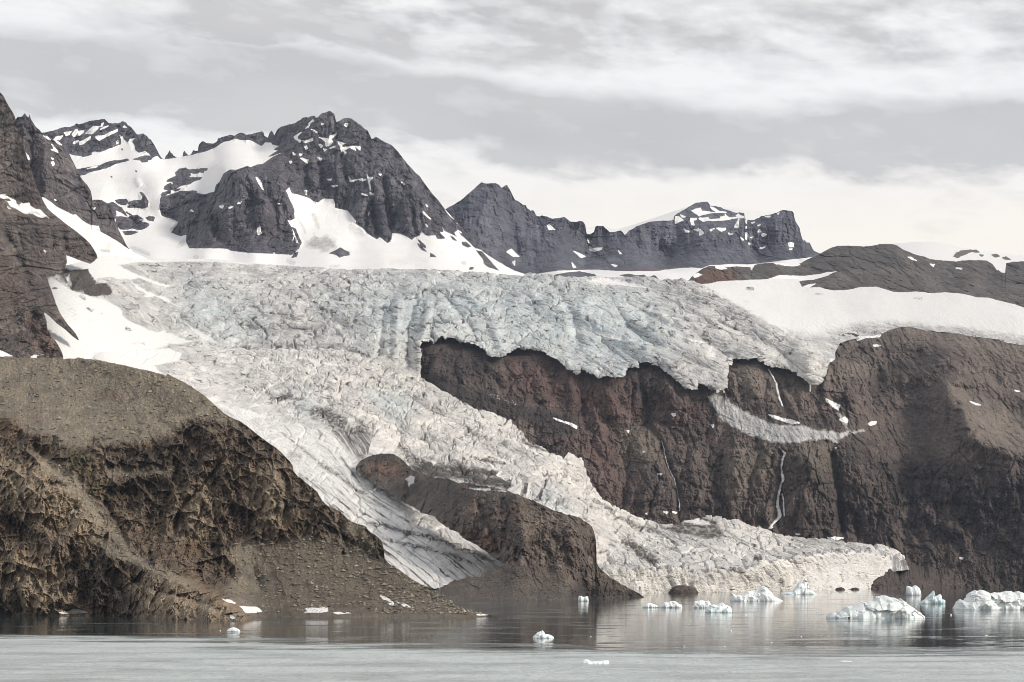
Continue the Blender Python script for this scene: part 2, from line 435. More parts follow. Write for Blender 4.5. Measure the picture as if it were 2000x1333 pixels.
def ice_material(name, u, clean=(0.84, 0.84, 0.84), old=(0.68, 0.66, 0.635), grey=(0.47, 0.475, 0.485)):
    """Glacier ice: attributes snow, dirt, blue, warm"""
    m = bpy.data.materials.new(name); m.use_nodes = True; g = NT(m.node_tree)
    p = g.n('ShaderNodeNewGeometry', out=0)
    q = g.vscale(p, (1/u, 1/u, 1/u))
    n1 = g.noise(q, 0.02, 5, 0.6, 0.8)
    n2 = g.noise(q, 0.11, 6, 0.65, 1.2)
    n3 = g.noise(g.vscale(q, (1, 0.5, 1)), 0.45, 5, 0.7, 0.6)
    c = g.mix(g.mr(n1, 0.35, 0.65), old, grey)
    c = g.mix(g.attr('warm'), c, (0.83, 0.79, 0.73))
    c = g.mix(g.mr(n2, 0.46, 0.64, 0, 0.85), c, clean)
    c = g.mix(g.m('MULTIPLY', g.attr('blue'), g.mr(n2, 0.38, 0.60)), c, (0.62, 0.735, 0.77))
    c = g.mix(1.0, c, g.mix(g.attr('tone'), (0.74, 0.745, 0.76), (1.22, 1.215, 1.205)), 'MULTIPLY')
    # wind-blown grit: threads and smears
    vein = g.noise(q, 0.16, 7, 0.7, 2.2)
    vv = g.m('ABSOLUTE', g.m('SUBTRACT', vein, 0.5))
    thread = g.m('MULTIPLY', g.mr(vv, 0.030, 0.004), g.mr(n1, 0.38, 0.58, 0.25, 1.0))
    c = g.mix(g.m('MULTIPLY', thread, g.mr(g.attr('snow'), 0, 1, 0.9, 0.05)), c, (0.085, 0.077, 0.07))
    sn = g.mr(g.m('ADD', g.attr('snow'), g.m('MULTIPLY', g.m('SUBTRACT', n2, 0.5), 0.5)), 0.3, 0.7)
    c = g.mix(sn, c, g.mix(g.mr(n2, 0.4, 0.7, 0, 0.5), clean, (0.82, 0.80, 0.77)))
    dt = g.m('MULTIPLY', g.attr('dirt'), 1.0)
    dm = g.mr(g.m('ADD', dt, g.m('MULTIPLY', g.m('SUBTRACT', n3, 0.5), 1.1)), 0.30, 0.85)
    dm = g.m('MULTIPLY', dm, g.mr(dt, 0.0, 0.15))
    c = g.mix(dm, c, g.mix(g.mr(n3, 0.4, 0.7), (0.055, 0.047, 0.042), (0.12, 0.10, 0.085)))
    c = g.mix(1.0, c, g.mix(g.mr(n3, 0.30, 0.70), (0.70, 0.70, 0.71), (1.15, 1.15, 1.15)), 'MULTIPLY')
    bs = g.n('ShaderNodeBump', {'Strength': 0.8, 'Distance': 1.6*u, 'Height': g.m('ADD', n3, g.m('MULTIPLY', vv, 1.5))})
    b = g.n('ShaderNodeBsdfPrincipled', {'Base Color': c, 'Roughness': 0.6, 'Specular IOR Level': 0.3, 'Normal': bs})
    g.n('ShaderNodeOutputMaterial', {0: b}, out=None)
    return m

def rock_relief(L, ribs=1.0, strata=0.6, rough=1.0, rw=46.0, lean=0.0, seed=0, gain=2.3):
    """depth relief of a cliff in picture units: buttresses, beds, blocks"""
    x, y, z = L.wx+lean*L.wz, L.wy, L.wz
    wq = fbm(x/120, z/120, o=3, seed=seed+1)*40
    r = ribs*(ridged((x+wq)/rw/2.2, z/(rw*7), o=2, seed=seed+2)*-9.0)
    r = r+ribs*(ridged((x+wq*.6)/rw, z/(rw*4)+3, o=3, gain=.55, seed=seed+3)*-6.5)
    r = r+rough*(ridged((x+wq*.3)/17, z/34, y/40, o=4, gain=.6, seed=seed+4)*-3.6)
    if strata:
        zz = z+0.05*x+fbm(x/90, z/60, o=3, seed=seed+6)*14
        b = fbm(zz/9.0, x/260, o=3, gain=.7, seed=seed+7)
        r = r+strata*(b*3.0)*(.4+1.2*sstep(-.3, .4, fbm(x/70, z/50, o=2, seed=seed+12)))
        ph = (zz/15.0+.5*fbm(x/160, zz/200, o=2, seed=seed+8)); fr = ph-np.floor(ph)
        r = r+strata*(sstep(0, .8, fr)-fr*1.0)*4.0*sstep(-.2, .35, fbm(x/110, z/40, o=3, seed=seed+11))
    F1, F2, idd, ox, oy = worley((x+wq*.15)/11, z/15, seed=seed+9)
    r = r+rough*((idd-.5)*2.4+(ox*(idd*2.7%1-.5)+oy*(idd*5.3%1-.5))*3.0)
    tone = 0
    for cs, am, k in ((58, 7.0, 1), (27, 4.4, 2), (12, 2.2, 3)):
        F1, F2, idd, ox, oy = worley((x+wq*.35+fbm(x/(cs*1.3), z/(cs*1.3), o=3, seed=seed+20+k)*cs*.45)/cs, (z-.2*x)/(cs*1.55), seed=seed+30+k)
        tone = tone+(idd*7.3 % 1-.5)*(.5, .9, .8)[k-1]*np.clip((F2-F1)*6+.4, 0, 1)
        r = r-rough*am*((idd-.5)*1.0+1.35*(ox*(idd*3.3 % 1-.5)+oy*(idd*6.1 % 1-.5))-.55*np.clip(1-(F2-F1)/.16, 0, 1))*.55
    r = r-float(r.mean()); L.attrs['tone'] = np.clip(.5+.42*tone, 0, 1)
    r = r+rough*fbm(x/4.0, z/4.5, y/6, o=3, gain=.65, seed=seed+10)*1.7
    return (r*gain).astype(f32)

def serac_relief(L, cell=15.0, amp=5.0, stretch=1.0, seed=0, ang=0.0, fine=1.0):
    """normal relief of broken ice: tilted blocks parted by crevasses"""
    a = L.wx; b = L.wz*1.15+L.wy*0.10
    ca, sa = math.cos(ang), math.sin(ang)
    a, b = a*ca+b*sa, -a*sa+b*ca
    w1 = fbm(a/70, b/70, o=3, seed=seed)*34; w2 = fbm(a/60+9, b/60, o=3, seed=seed+1)*30
    h = 0
    tone = 0
    for k, (cs, am, gw, gd) in enumerate(((cell*2.3, 1.35, .13, 1.9), (cell, .85, .16, 1.25), (cell*.48, .34, .2, .45))):
        F1, F2, i, ox, oy = worley((a+w1)/(cs*stretch), (b+w2)/cs, seed=seed+11*k+3)
        gap = np.clip((F2-F1)/gw, 0, 1)
        tone = tone+(i*7.3 % 1-.5)*(.9, .8, .4)[k]
        on = sstep(-.35, .25, fbm(a/(cs*4), b/(cs*3), o=2, seed=seed+50+k))
        h = h+am*on*((i-.5)*1.0+1.9*(ox*(i*3.1 % 1-.5)+oy*(i*7.7 % 1-.25))-gd*(1-gap)**1.3)
    L.attrs['tone'] = np.clip(.5+.45*tone+.5*fbm(a/130, b/45, o=3, seed=seed+90), 0, 1)
    h = h*(.65+.9*fbm(a/95, b/75, o=2, seed=seed+60))
    h = h+fbm(a/6, b/6, o=3, gain=.6, seed=seed+77)*.22*fine+ridged(a/55, b/30, o=3, seed=seed+80)*.6
    return (h*amp).astype(f32)

def fractures(L, cell, stretch, ang, seed, width=.22):
    """thin wandering fracture lines filled with grit"""
    a = L.wx; b = L.wz*1.1+L.wy*.1
    ca, sa = math.cos(ang), math.sin(ang); a, b = a*ca+b*sa, -a*sa+b*ca
    w1 = fbm(a/38, b/38, o=4, gain=.6, seed=seed)*20; w2 = fbm(a/30+5, b/30, o=4, gain=.6, seed=seed+1)*20
    F1, F2, i, ox, oy = worley((a+w1)/(cell*stretch), (b+w2)/cell, seed=seed+2)
    g = fbm(a/20, b/20, o=3, seed=seed+3)
    return (np.clip(1-(F2-F1)/width, 0, 1)*sstep(-.15, .25, g)).astype(f32)

for a in ('c1 50 200 .175', 'c2 350 200 .175', 'c3 500 340 .175', 'c4 700 360 .175', 'c5 1280 370 .175', 'c6 0 340 .175', 'c7 100 320 .175',
          'c8 0 480 .2', 'r1 0 150 .35', 'r2 600 300 .35', 'r3 1300 350 .35', 'r4 0 650 .35', 'r5 400 600 .35', 'r6 1000 600 .35',
          'r7 1500 600 .25', 'r8 600 950 .35', 'k1 1200 950 .4', 'k2 0 1050 .3', 'k4 1600 1120 .2', 'k5 1000 1120 .325'):
    nme, _x, _y, _s = a.split()
    globals()[nme] = (lambda x0, y0, s: (lambda *xy: tr(x0, y0, s, *xy)))(float(_x), float(_y), float(_s))

def zeros(L): return np.zeros(L.X.shape, f32)
def fill(L, **kw):
    if 'tone' not in L.attrs: L.attrs['tone'] = zeros(L)+.5
    for k in ('snow', 'scree', 'red', 'dirt', 'dark', 'moss', 'tan'):
        L.attrs[k] = kw.get(k, None) if kw.get(k, None) is not None else zeros(L)

# ------------------------------------------------------------------ far snow domes
def far_dome():
    L = Layer('snow_dome', 800, 1545, [(800,392),(860,393),(900,391),(930,388),(990,400),(1040,418),(1062,419),(1080,421),(1100,430),(1146,448),(1165,442),(1190,444),(1205,449),(1240,439),(1285,424),(1320,412),(1345,405),(1380,403),(1416,406),(1440,407),(1470,411),(1497,414),(1530,415),(1560,425),(1660,520)],
              [(800,520),(1660,520)], [(800,395,8600),(1000,400,8600),(1200,445,8300),(1400,405,8200),(1560,425,8000),(1660,520,7000),(800,520,7300),(1200,520,7000),(1400,470,7300)], jag=.4, jagw=40, seed=3, res=2.5)
    fill(L, snow=zeros(L)+1)
    L.finish(MAT_FAR, back=(5, 120, .2), label='smooth distant ice dome showing behind the flat topped cliffs', cat='snow dome')

def ice_cap():
    L = Layer('ice_cap', 1690, 2140, [(1690,486),(1735,477.5),(1755,475),(1800,472.5),(1830,473),(1862,477),(1890,484),(1920,490),(1950,495),(2000,499),(2140,505)],
              [(1690,545),(2140,560)], [(1690,490,7800),(1800,473,8000),(1950,495,7600),(2140,505,7400),(1690,545,5600),(2140,560,5600),(1850,520,6400)], jag=.4, jagw=40, seed=4, res=1.6)
    s = zeros(L)+1
    rk = L.paint([(1, r3(1608,432,1622,415,1650,402,1700,396,1712,402,1690,412,1650,428,1630,440)), (1, r3(1705,400,1735,398,1750,410,1720,408)), (1, r3(1820,425,1850,420,1862,432,1840,436)), (1, r3(1750,420,1775,425,1765,432)),
                  (1, r3(1880,440,1900,436,1925,450,1890,447)), (1, r3(1640,470,1650,455,1700,452,1800,456,1800,480))], soft=.8, rough=.7)
    fill(L, snow=s-rk, red=rk*.4)
    L.D += L.u*rk*-6*(1+fbm(L.wx/6, L.wz/3, o=3, seed=1))
    L.finish(MAT_FAR, back=(5, 120, .2), label='smooth white ice cap with a few bare rocks behind the brown ridge', cat='ice cap')

# ------------------------------------------------------------------ flat-topped range
def mesa():
    top = r2(700,345,775,310,810,290,860,260,895,228,930,200,952,178,975,160,985,168,1020,168,1050,165,1072,176,1085,192,1100,182,1115,175,1130,200,1145,232,1160,260,1180,268,1200,285,1210,290,1218,288,1226,305,1240,315,1246,322,1254,318,1266,320,1272,335,1280,350,1296,352,1310,345,1340,352,1370,365,1400,362,1435,355,1450,366,1465,380,1500,384,1520,376,1540,380,1552,400,1556,430,1560,450,1580,450,1600,440,1607,412,1615,405,1650,405,1668,420,1690,440,1710,440,1730,436,1750,430,1762,440,1772,455,1782,446,1795,432,1820,420,1840,405,1880,392,1920,380,2000,375) + \
          c5(0,358,60,352,150,350,205,335,205,300,260,262,330,222,400,180,450,152,500,146,575,138,590,150,612,180,640,185,680,190,735,205,760,220,815,236,900,262,940,258,990,266,1000,320,1012,345,1060,345,1110,338,1160,318,1185,300,1240,290,1300,280,1380,250,1420,232,1500,240,1530,245,1545,268,1548,300,1565,360,1590,400,1612,440,1620,490,1635,540,1650,574,1672,570,1680,592,1720,595,1735,625,1750,655,1775,690,1800,705,1850,722,1960,760)
    D = [(845,421,5900),(945,357,6000),(871,408,5900),(990,361,6060),(1010,395,6150),(1060,421,6200),(1139,433,6200),(1150,455,6330),(1244,442,6300),(1380,395,6900),(1440,415,6750),(1300,430,6450),(1315,436,6420),(1350,435,6380),(1450,437,6380),(1400,436,6380),(1460,430,6480),(1540,412,6400),(1600,497,6350),(1640,515,6350),
         (900,500,5450),(1000,525,5500),(1140,518,5900),(1300,518,6080),(1480,508,6120),(1590,497,6150),(950,440,5750),(1100,470,6050),(1300,470,6250),(1500,450,6300),
         (1050,536,5300),(1160,529,5500),(1300,531,5400),(1400,523,5600),(1500,515,5900),(1560,508,5950),(1100,548,4700),(1300,548,4700),(1600,548,5000),(1500,535,5300)]
    L = Layer('mountain_range', 845, 1645, top, [(845,560),(1645,560)], D, jag=1.0, jagw=7, seed=21, res=.85)
    snow_ops = [(1, [(1015,548),(1035,540),(1060,533),(1090,529),(1160,527),(1220,530),(1280,530),(1327,524),(1350,523),(1371,524),(1385,519),(1427,516),(1465,517),(1486,515),(1504,512),(1592,502),(1660,495),(1660,620),(1000,620)]),
                (-1, r2(1370,690,1385,676,1450,664,1520,658,1600,674,1615,682,1560,690,1480,692)), (-1, r2(1740,680,1790,672,1840,680,1880,676,1900,690,1940,680,1960,700,1880,705,1800,695)),
                (1, c5(222,380,226,305,262,310,312,345,270,360,235,384)), (1, c5(280,285,332,308,300,310)), (1, c5(395,330,462,325,455,340,420,348,432,400,405,392,390,350)),
                (1, c5(398,240,440,220,480,212,505,203,520,240,600,245,720,262,800,276,880,270,925,262,945,290,1000,300,1000,322,905,326,780,350,735,350,640,358,590,352,530,368,478,330,500,310,465,285)),
                (-1, c5(490,308,540,292,640,273,765,270,770,290,740,296,620,300,520,312)), (-1, c5(600,318,715,308,720,320,620,328)), (-1, c5(795,285,820,262,915,252,918,270,880,292,900,302,830,305)),
                (1, c5(615,200,650,205,715,246,790,258,690,258,640,225)), (1, c5(932,335,928,420,880,432,905,380)), (1, c5(1003,345,1022,345,1014,385)), (1, c5(1012,420,1018,440,1010,440)), (1, c5(488,450,500,447,540,490,495,512)),
                (1, c5(430,452,480,442,470,467)), (1, c5(608,455,655,440,620,465)), (1, c5(688,436,780,436,785,450,740,470,715,455)), (1, c5(818,490,865,498,830,508)), (1, c5(318,442,375,475,340,478)),
                (1, c5(1183,510,1205,495,1238,508,1200,528)), (1, c5(1482,600,1512,592,1545,605,1540,640,1495,640)), (1, c5(1160,662,1225,642,1190,664)), (1, c5(1145,475,1160,448,1180,478)), (1, c5(1006,555,1012,488,1024,490,1018,560)),
                (1, c5(1060,538,1095,528,1080,545)), (1, c5(1225,305,1285,298,1270,312)), (1, c5(950,535,985,565,970,565)), (1, c5(1040,600,1055,610,1045,625)), (1, c5(1495,670,1530,665,1515,675)), (1, c5(1145,405,1172,396,1160,408)), (1, c5(1072,375,1105,368,1080,382)),(1, c5(1360,265,1380,262,1372,280)),
                (1, c5(110,325,160,320,200,335,150,345)),
                (1, r2(1115,550,1138,534,1160,555,1182,575,1150,575)), (1, r2(1488,546,1520,560,1552,575,1530,582)), (1, r2(1575,520,1590,532,1645,528,1640,536,1600,546,1580,540)), (1, r2(1340,405,1350,398,1382,425,1350,425)), (1, r2(1478,612,1498,635,1485,640)),
                (1, r2(1565,480,1575,500,1570,500)), (1, r2(1145,608,1160,600,1158,625)), (1, r2(1700,620,1730,625,1720,632)), (1, r2(1735,540,1755,560,1745,562))]
    sn = L.paint(snow_ops, soft=.8, rough=.55)
    rel = rock_relief(L, ribs=.95, strata=.85, rough=.75, rw=30, seed=200)
    for ln, w, dp in ((r2(1085,192,1100,300,1130,420,1160,520,1180,600),9,8), (r2(1160,260,1180,330,1200,420,1230,560),9,-7), (r2(1060,170,1080,280,1115,420,1150,550),10,-6), (r2(1556,450,1570,520,1600,570),6,9), (r2(1280,350,1300,450,1320,600),7,5),
                      (c5(215,380,250,500,310,640,360,760),6,7), (c5(1015,380,1005,560,1060,700),4,5), (r2(940,180,900,300,880,420,900,540),20,-5), (r2(1460,380,1480,500,1500,640),8,5)):
        L.crease(ln, w, dp)
    flat = sstep(520, 533, L.Y)
    L.R += (rel*L.calm(sn)*(1-flat*.75)*sstep(0, .01, L.t+.004)).astype(f32)
    fill(L, snow=sn, red=flat*(1-sn)*.9*sstep(1190,1210,L.X))
    L.finish(MAT_FARROCK, back=(8, 60, .7), label='banded dark flat topped range of cliffs to the right of the highest peak', cat='mountain')

# ------------------------------------------------------------------ highest massif with its snow col
def massif():
    top = c1(-140,420,0,400,100,360,200,342,260,328,330,312,400,285,430,275,480,280,545,258,560,240,580,240,590,250,650,230,720,210,800,200,880,184,900,205,930,230,980,236,1040,232,1080,213,1120,222,1140,255,1180,280,1210,320,1240,355,1265,362,1310,350,1350,375,1375,405,1400,420,1440,480,1470,540,1500,600,1540,640) + \
          c1(1555,628,1562,600,1590,575,1600,545,1612,542,1620,570,1635,570,1650,595,1690,618,1750,608,1758,575,1752,560,1775,542,1790,565,1815,592,1845,580,1865,545,1875,530,1890,545,1925,545,1930,480,1950,455,1975,438,2000,440) + \
          c2(300,455,360,460,380,462,425,440,432,408,470,392,530,378,570,365,625,370,660,350,690,338,740,355,745,370,840,345,920,326,940,335,950,370,985,395,992,385,1010,340,1030,320,1050,345,1060,372,1085,330,1100,300,1140,270,1185,260,1250,245,1290,235,1340,205,1380,172,1420,165,1430,178,1460,160,1510,150,1525,170,1550,165,1580,130,1630,115,1680,95,1730,130,1742,170,1750,215,1790,212,1830,180,1880,175,1940,190,2000,240) + \
          [(704,244),(712,252),(718,255),(726,272),(735,268),(745,274),(756,280),(766,285),(778,297),(786,308),(794,318),(800,325),(810,337),(820,345),(832,362),(845,380),(858,394),(870,410),(890,432),(906,450),(920,465),(935,480),(950,495),(970,509),(990,521),(1005,529),(1040,541),(1060,548)]
    D = [(25,270,5800),(90,260,5750),(147,243,5800),(203,232,5800),(259,251,5780),(282,261,5700),(318,311,5700),(360,306,5700),(397,278,5650),(470,258,5600),(527,258,5500),(560,246,5400),(644,218,5300),(700,237,5300),(784,303,5180),(870,410,5080),(950,495,4960),(1030,537,4800),
         (150,300,5600),(230,300,5620),(200,275,5680),(150,330,5450),(220,320,5500),(300,300,5600),(420,305,5480),(500,300,5400),(470,285,5500),(330,340,5330),(200,370,5200),(270,345,5300),(280,378,5180),(300,340,5300),(230,392,5150),(340,375,5200),(420,360,5180),(400,330,5330),
         (315,400,5080),(330,430,5060),(345,455,5000),(300,420,5080),(250,430,5050),(200,430,5000),(300,480,4820),(250,480,4850),(380,385,5060),(370,430,4980),(375,480,4830),
         (440,336,4960),(485,326,4980),(430,400,4860),(490,380,4850),(530,330,5050),(560,380,4900),(450,440,4800),(520,440,4780),(450,488,4720),(530,490,4700),(570,494,4680),
         (600,300,5200),(650,300,5150),(700,300,5150),(760,330,5080),(575,375,4990),(600,400,5020),(650,370,5060),(655,420,5000),(720,380,5000),(800,400,4980),(740,440,4920),(620,440,4930),(640,470,4780),(700,480,4800),(760,475,4820),(800,480,4800),(850,460,4860),(900,490,4820),(950,520,4720),
         (400,500,4520),(500,502,4520),(300,500,4600),(640,510,4520),(750,515,4480),(850,520,4480),(950,535,4480),(200,520,4500),(400,540,4250),(700,548,4260),(950,556,4280),(200,550,4250)]
    L = Layer('mountain', 25, 1060, top, [(25,562),(1060,562)], D, jag=1.1, jagw=6, seed=31, res=.8)
    main = [(136,301),(148,305),(162,305),(176,300),(185,297),(195,298),(218,289),(236,282),(237,273),(232,263),(240,267),(241,272),(250,279),(253,272),(265,270),(258,277),(263,284),(264,293),(271,299),(283,295),(291,301),(297,309),(302,307),(308,305),(312,311),(318,312)] + \
           c2(-170,640,45,605,130,590,230,565,310,545,400,505,450,475,500,440,560,432,620,405,700,425,800,425,860,460,920,490,960,450,1030,450,1030,470,1110,490,1050,530,1100,540,970,620,1130,570,1030,620,930,690,870,695,800,725,760,710,640,755,570,750,490,800,450,890,410,920,390,1000,340,1010,280,1030,190,1010,200,990,170,985,60,990,0,990) + \
           c7(1420,310,1310,350,1220,370,1205,480,1230,580,1290,605,1340,610,1390,640,1420,650,1390,700,1335,770,1440,810,1510,795,1500,870,1540,940,1545,946,1800,945,1960,950,2000,970) + [(470,493),(500,495),(532,496),(567,498),(567,620),(20,620),(20,301)]
    ops = [(1, main),
           (-1, c1(570,745,640,735,700,725,750,715,800,700,820,705,900,670,970,650,1060,645,1140,630,1160,650,1100,670,1000,690,900,740,760,770,700,790,660,812,600,825)), (1, c1(690,745,740,725,800,712,790,722)),
           (-1, c1(1188,635,1240,622,1280,605,1380,595,1420,620,1400,645,1365,650,1360,668,1300,672,1270,650,1210,645)),
           (-1, c7(1380,100,1400,80,1430,55,1500,45,1540,65,1640,55,1662,90,1640,112,1590,115,1555,105,1560,140,1535,150,1600,152,1690,150,1660,182,1600,200,1550,232,1480,238,1430,260,1380,292,1300,302,1252,285,1262,255,1300,225,1345,215,1340,200,1285,205,1300,172,1390,140)),
           (1, c7(1345,212,1360,215,1356,228,1345,225)), (-1, c7(1370,300,1400,285,1438,280,1420,298,1385,306)), (-1, c7(1225,350,1245,325,1330,308,1325,325,1270,350,1235,360)), (-1, c7(1650,92,1662,55,1742,58,1735,72,1705,75,1700,100)),
           (-1, c7(430,395,460,420,500,405,560,425,590,450,640,440,690,425,740,460,790,490,825,545,850,590,800,560,720,520,730,570,720,590,700,660,740,700,760,760,600,600,440,500)),
           (-1, c7(715,410,760,400,840,402,855,430,830,460,790,458,740,440)), (-1, c7(850,440,900,412,1005,405,1015,370,985,315,1020,325,1045,350,1085,420,1080,485,1010,505,940,492,860,495,835,485,870,465)),
           (-1, c7(715,592,790,585,850,600,880,585,960,572,1050,625,985,625,1010,645,1080,660,1100,682,1060,720,1010,742,940,735,910,725,860,735,800,740,770,735,720,680)), (-1, c7(1055,605,1090,590,1150,600,1140,638,1080,630)), (-1, c7(800,760,880,755,960,765,900,788,830,795)), (-1, c7(840,540,900,575,860,560)),
           (-1, c7(940,80,955,85,948,92)), (-1, c7(665,140,682,150,670,153)), (-1, c1(1072,522,1085,525,1078,535)), (-1, c1(630,605,660,580,720,565,735,580,680,600))]
    ops += [(1, c3(330,185,372,150,400,215,500,240,600,275,640,300,690,320,760,275,860,280,880,320,878,375,940,395,1020,410,1072,470,1112,520,1110,560,1180,600,1250,670,1350,735,1380,705,1470,775,1510,735,1520,660,1620,670,1740,735,1770,705,1830,690,1845,640,1900,690,1950,690,2000,680) +
             c4(860,575,880,610,930,612,975,605,910,540,950,530,935,480,960,520,1060,570,1100,590,1070,540,1110,515,1150,580,1200,650,1150,640,1160,680,1220,710,1270,690,1310,740,1390,840,1400,890,1450,930,1570,965,1390,760,1380,745,1440,790,1570,870,1700,930,1800,960,1900,1010,2000,1020,2100,1200,-1200,1200,-1140,780) +
             c3(0,885,120,905,190,905,200,870,215,900,280,910,400,905,480,835,510,770,440,605,400,590,440,690,480,780,450,770,430,700,400,780,420,690,400,600,345,510,380,520,430,500,430,400,380,290)),
            (-1, c3(400,935,430,890,470,870,450,920)), (-1, c3(812,885,870,860,940,822,1000,850,1045,870,1045,910,980,915,930,937,890,905)),
            (-1, c4(668,625,690,635,745,690,748,712,700,680)), (-1, c4(660,662,700,690,755,750,700,725)), (-1, c4(805,775,860,810,805,808)), (-1, c4(1030,580,1050,590,1092,632,1060,620)), (-1, c4(1240,950,1250,935,1280,935,1270,950))]
    small = [c1(430,340,510,330,490,360,450,375), c1(515,365,540,330,560,305,580,310,560,330,650,318,640,340,600,370,540,382), c1(675,345,700,320,720,300,760,270,825,272,800,300,740,352), c1(775,400,780,378,880,365,960,325,1035,290,1030,330,960,360,900,390,820,432), c1(600,445,660,420,722,385,715,410,640,465,605,475),
             c1(835,305,870,280,922,265,880,290), c1(838,275,850,245,872,230,852,272), c1(325,412,340,390,415,375,380,420), c1(530,462,545,440,592,430,550,465), c1(1088,280,1105,265,1125,280), c1(1015,440,1030,430,1035,455,1020,465), c1(200,375,240,385,280,420,250,410), c1(315,415,350,430,400,475,370,465), c1(290,470,330,510,360,560,285,530,320,520),
             c2(1440,245,1490,195,1500,205,1460,240), c2(1412,292,1440,262,1462,250,1440,280), c2(1280,390,1330,355,1365,335,1320,380,1315,405,1360,430,1345,447,1305,415), c2(1378,430,1410,438,1490,402,1490,428,1400,452), c2(1562,393,1640,408,1680,415,1680,380,1750,355,1690,415,1710,440,1690,470,1640,492,1630,440,1600,410), c2(1755,430,1800,440,1862,460,1820,475,1820,500,1900,488,1960,490,1972,545,1900,510,1810,560,1790,490), c2(1965,490,2020,500,2020,535), c2(1355,625,1380,625,1410,645,1440,638,1430,682), c2(1545,610,1590,632,1578,655), c2(1556,470,1580,468,1600,490,1580,507), c2(1685,515,1745,485,1740,500), c2(1400,500,1420,488,1432,520,1415,525), c2(1840,255,1860,238,1882,245,1865,275), c2(1270,560,1295,585,1275,590), c2(1340,578,1372,580,1352,598), c2(862,840,890,862,912,890,938,975,912,940,880,890), c2(1395,985,1425,985,1415,1032), c2(450,1165,495,1158,480,1182), c2(550,1178,600,1165,560,1187), c2(648,1132,695,1113,680,1130), c2(122,1210,140,1202,158,1222), c2(1475,305,1500,310,1545,340,1500,330), c2(1590,240,1610,245,1592,252), c2(1235,660,1255,660,1242,685), c2(1660,865,1700,858,1690,872), c2(1705,935,1760,930,1730,942), c2(1610,520,1640,530,1620,545), c2(1840,550,1865,560,1850,578),
             c3(1035,30,1050,50,1068,88,1048,80), c3(1145,62,1180,52,1222,65,1190,80), c3(1238,0,1255,45,1302,42,1265,75,1272,120,1278,180,1262,110), c3(850,135,910,130,865,142), c3(538,185,570,182,562,232), c3(1175,218,1242,240,1200,235), c3(1250,420,1262,430,1255,460), c3(1862,422,1900,460,1950,505,1880,455), c3(12,640,20,610,45,592,45,640,62,660,25,682), c3(0,40,30,60,60,110,76,175,40,120), c3(1270,205,1312,228,1280,235), c3(235,325,265,330,250,338), c3(1370,0,1400,5,1385,18), c3(1625,95,1660,120,1650,122), c3(1070,80,1090,72,1130,62,1100,78),
             c4(968,282,1010,320,1085,402,1040,368), c4(1090,430,1120,432,1152,458), c4(722,305,760,345,805,392,750,350), c4(1180,485,1215,530,1195,515), c4(752,450,778,480,765,472), c4(1110,515,1150,540,1140,540), c4(755,230,772,248,765,250), c4(1160,590,1260,680,1310,730,1375,742,1300,720,1240,670)]
    ops += [(1, p) for p in small]
    sn = L.paint(ops, soft=.8, rough=.55)
    rel = rock_relief(L, ribs=1.15, strata=.6, rough=1.0, rw=40, seed=300)
    G = [(c2(560,750,600,850,700,900,790,1010,850,1100),5,6), (c2(800,725,900,860,1000,1080),8,9), (c2(1000,880,1005,1060,1080,1200),6,5), (c2(1180,690,1200,820,1220,950),7,9), (c2(1400,680,1410,820,1440,1000),7,10), (c2(1310,560,1360,700,1400,860),9,-7), (c2(1110,600,1150,750,1180,900),10,-8),
         (c2(1750,215,1770,330,1760,430),6,7), (c2(1800,560,1850,760,1900,900),6,8), (c2(1560,640,1620,800,1660,1000),9,6), (c2(1480,640,1500,820,1530,1000),10,-7), (c2(1680,640,1720,760,1760,900),10,-6), (c3(1430,0,1460,200,1480,400,1560,620),6,11), (c3(1250,360,1230,500,1230,650),4,6), (c3(1330,380,1340,560,1370,700),6,10), (c3(1370,100,1380,300,1400,500,1470,750),9,-7), (c3(1170,420,1180,540,1240,660),7,-5),
         (c3(1740,350,1760,500,1790,690),5,6), (c3(1840,300,1840,480,1850,640),5,8), (c3(1660,360,1680,540,1740,700),8,-5), (c3(1790,360,1810,540,1820,680),7,-5), (c3(200,300,240,500,300,700),12,8), (c3(100,240,60,450,80,700),12,-8), (c3(330,200,360,400,420,480),10,-8), (c7(1710,340,1730,430,1680,560,1600,740),8,9), (c7(1780,480,1860,700,1900,880),9,9), (c7(1700,480,1720,680,1800,900),9,-7), (c7(1500,340,1450,470,1440,600),12,-6), (c7(2000,480,1980,680,2000,900),10,-6), (c2(380,820,400,1000,330,1150),9,-3), (c2(850,1050,800,1200,820,1330),12,8),
         (r2(540,60,580,160,640,280,640,420),11,-5), (r2(620,130,700,260,800,380),14,6), (r1(750,330,830,440,880,470),6,-6), (c1(1040,250,1030,330,1050,400),5,6), (c1(1240,360,1200,430,1230,540),5,4)]
    for ln, w, dp in G: L.crease(ln, w, dp, .5 if dp > 0 else 0)
    flat = sstep(496, 508, L.Y)
    L.R += (rel*L.calm(sn)*(1-.8*flat)).astype(f32)
    L.D += (L.u*sn*fbm(L.wx/60, L.wz/30, o=4, seed=5)*3).astype(f32)
    tan = L.paint([(1, c7(700,170,800,130,950,110,1060,120,1200,140,1210,210,1190,330,1170,430,1120,440,1060,350,960,310,860,350,780,350,730,290))], soft=9, rough=2)
    dirt = np.maximum(tan*.16, L.lines([(c3(620,430,660,500,710,640),4,.5), (c3(1020,560,1120,640,1230,690),8,.4), (c3(450,460,500,560,570,690),3,.5), (c6(1430,800,1560,860,1700,910),4,.5), (c7(1040,340,1090,440,1140,540),5,.5), (c7(1430,870,1480,920),9,.5),
                                       (c3(330,960,450,1005),5,.5), (c3(800,1035,950,1020),3,.4), (c4(300,900,450,870,620,840,860,880),9,.25), (c4(600,900,750,930,860,950),8,.25), (c4(900,870,940,885),4,.5),(c4(1140,875,1210,885),3,.5), (c7(1580,1035,1650,1048),4,.5)]))
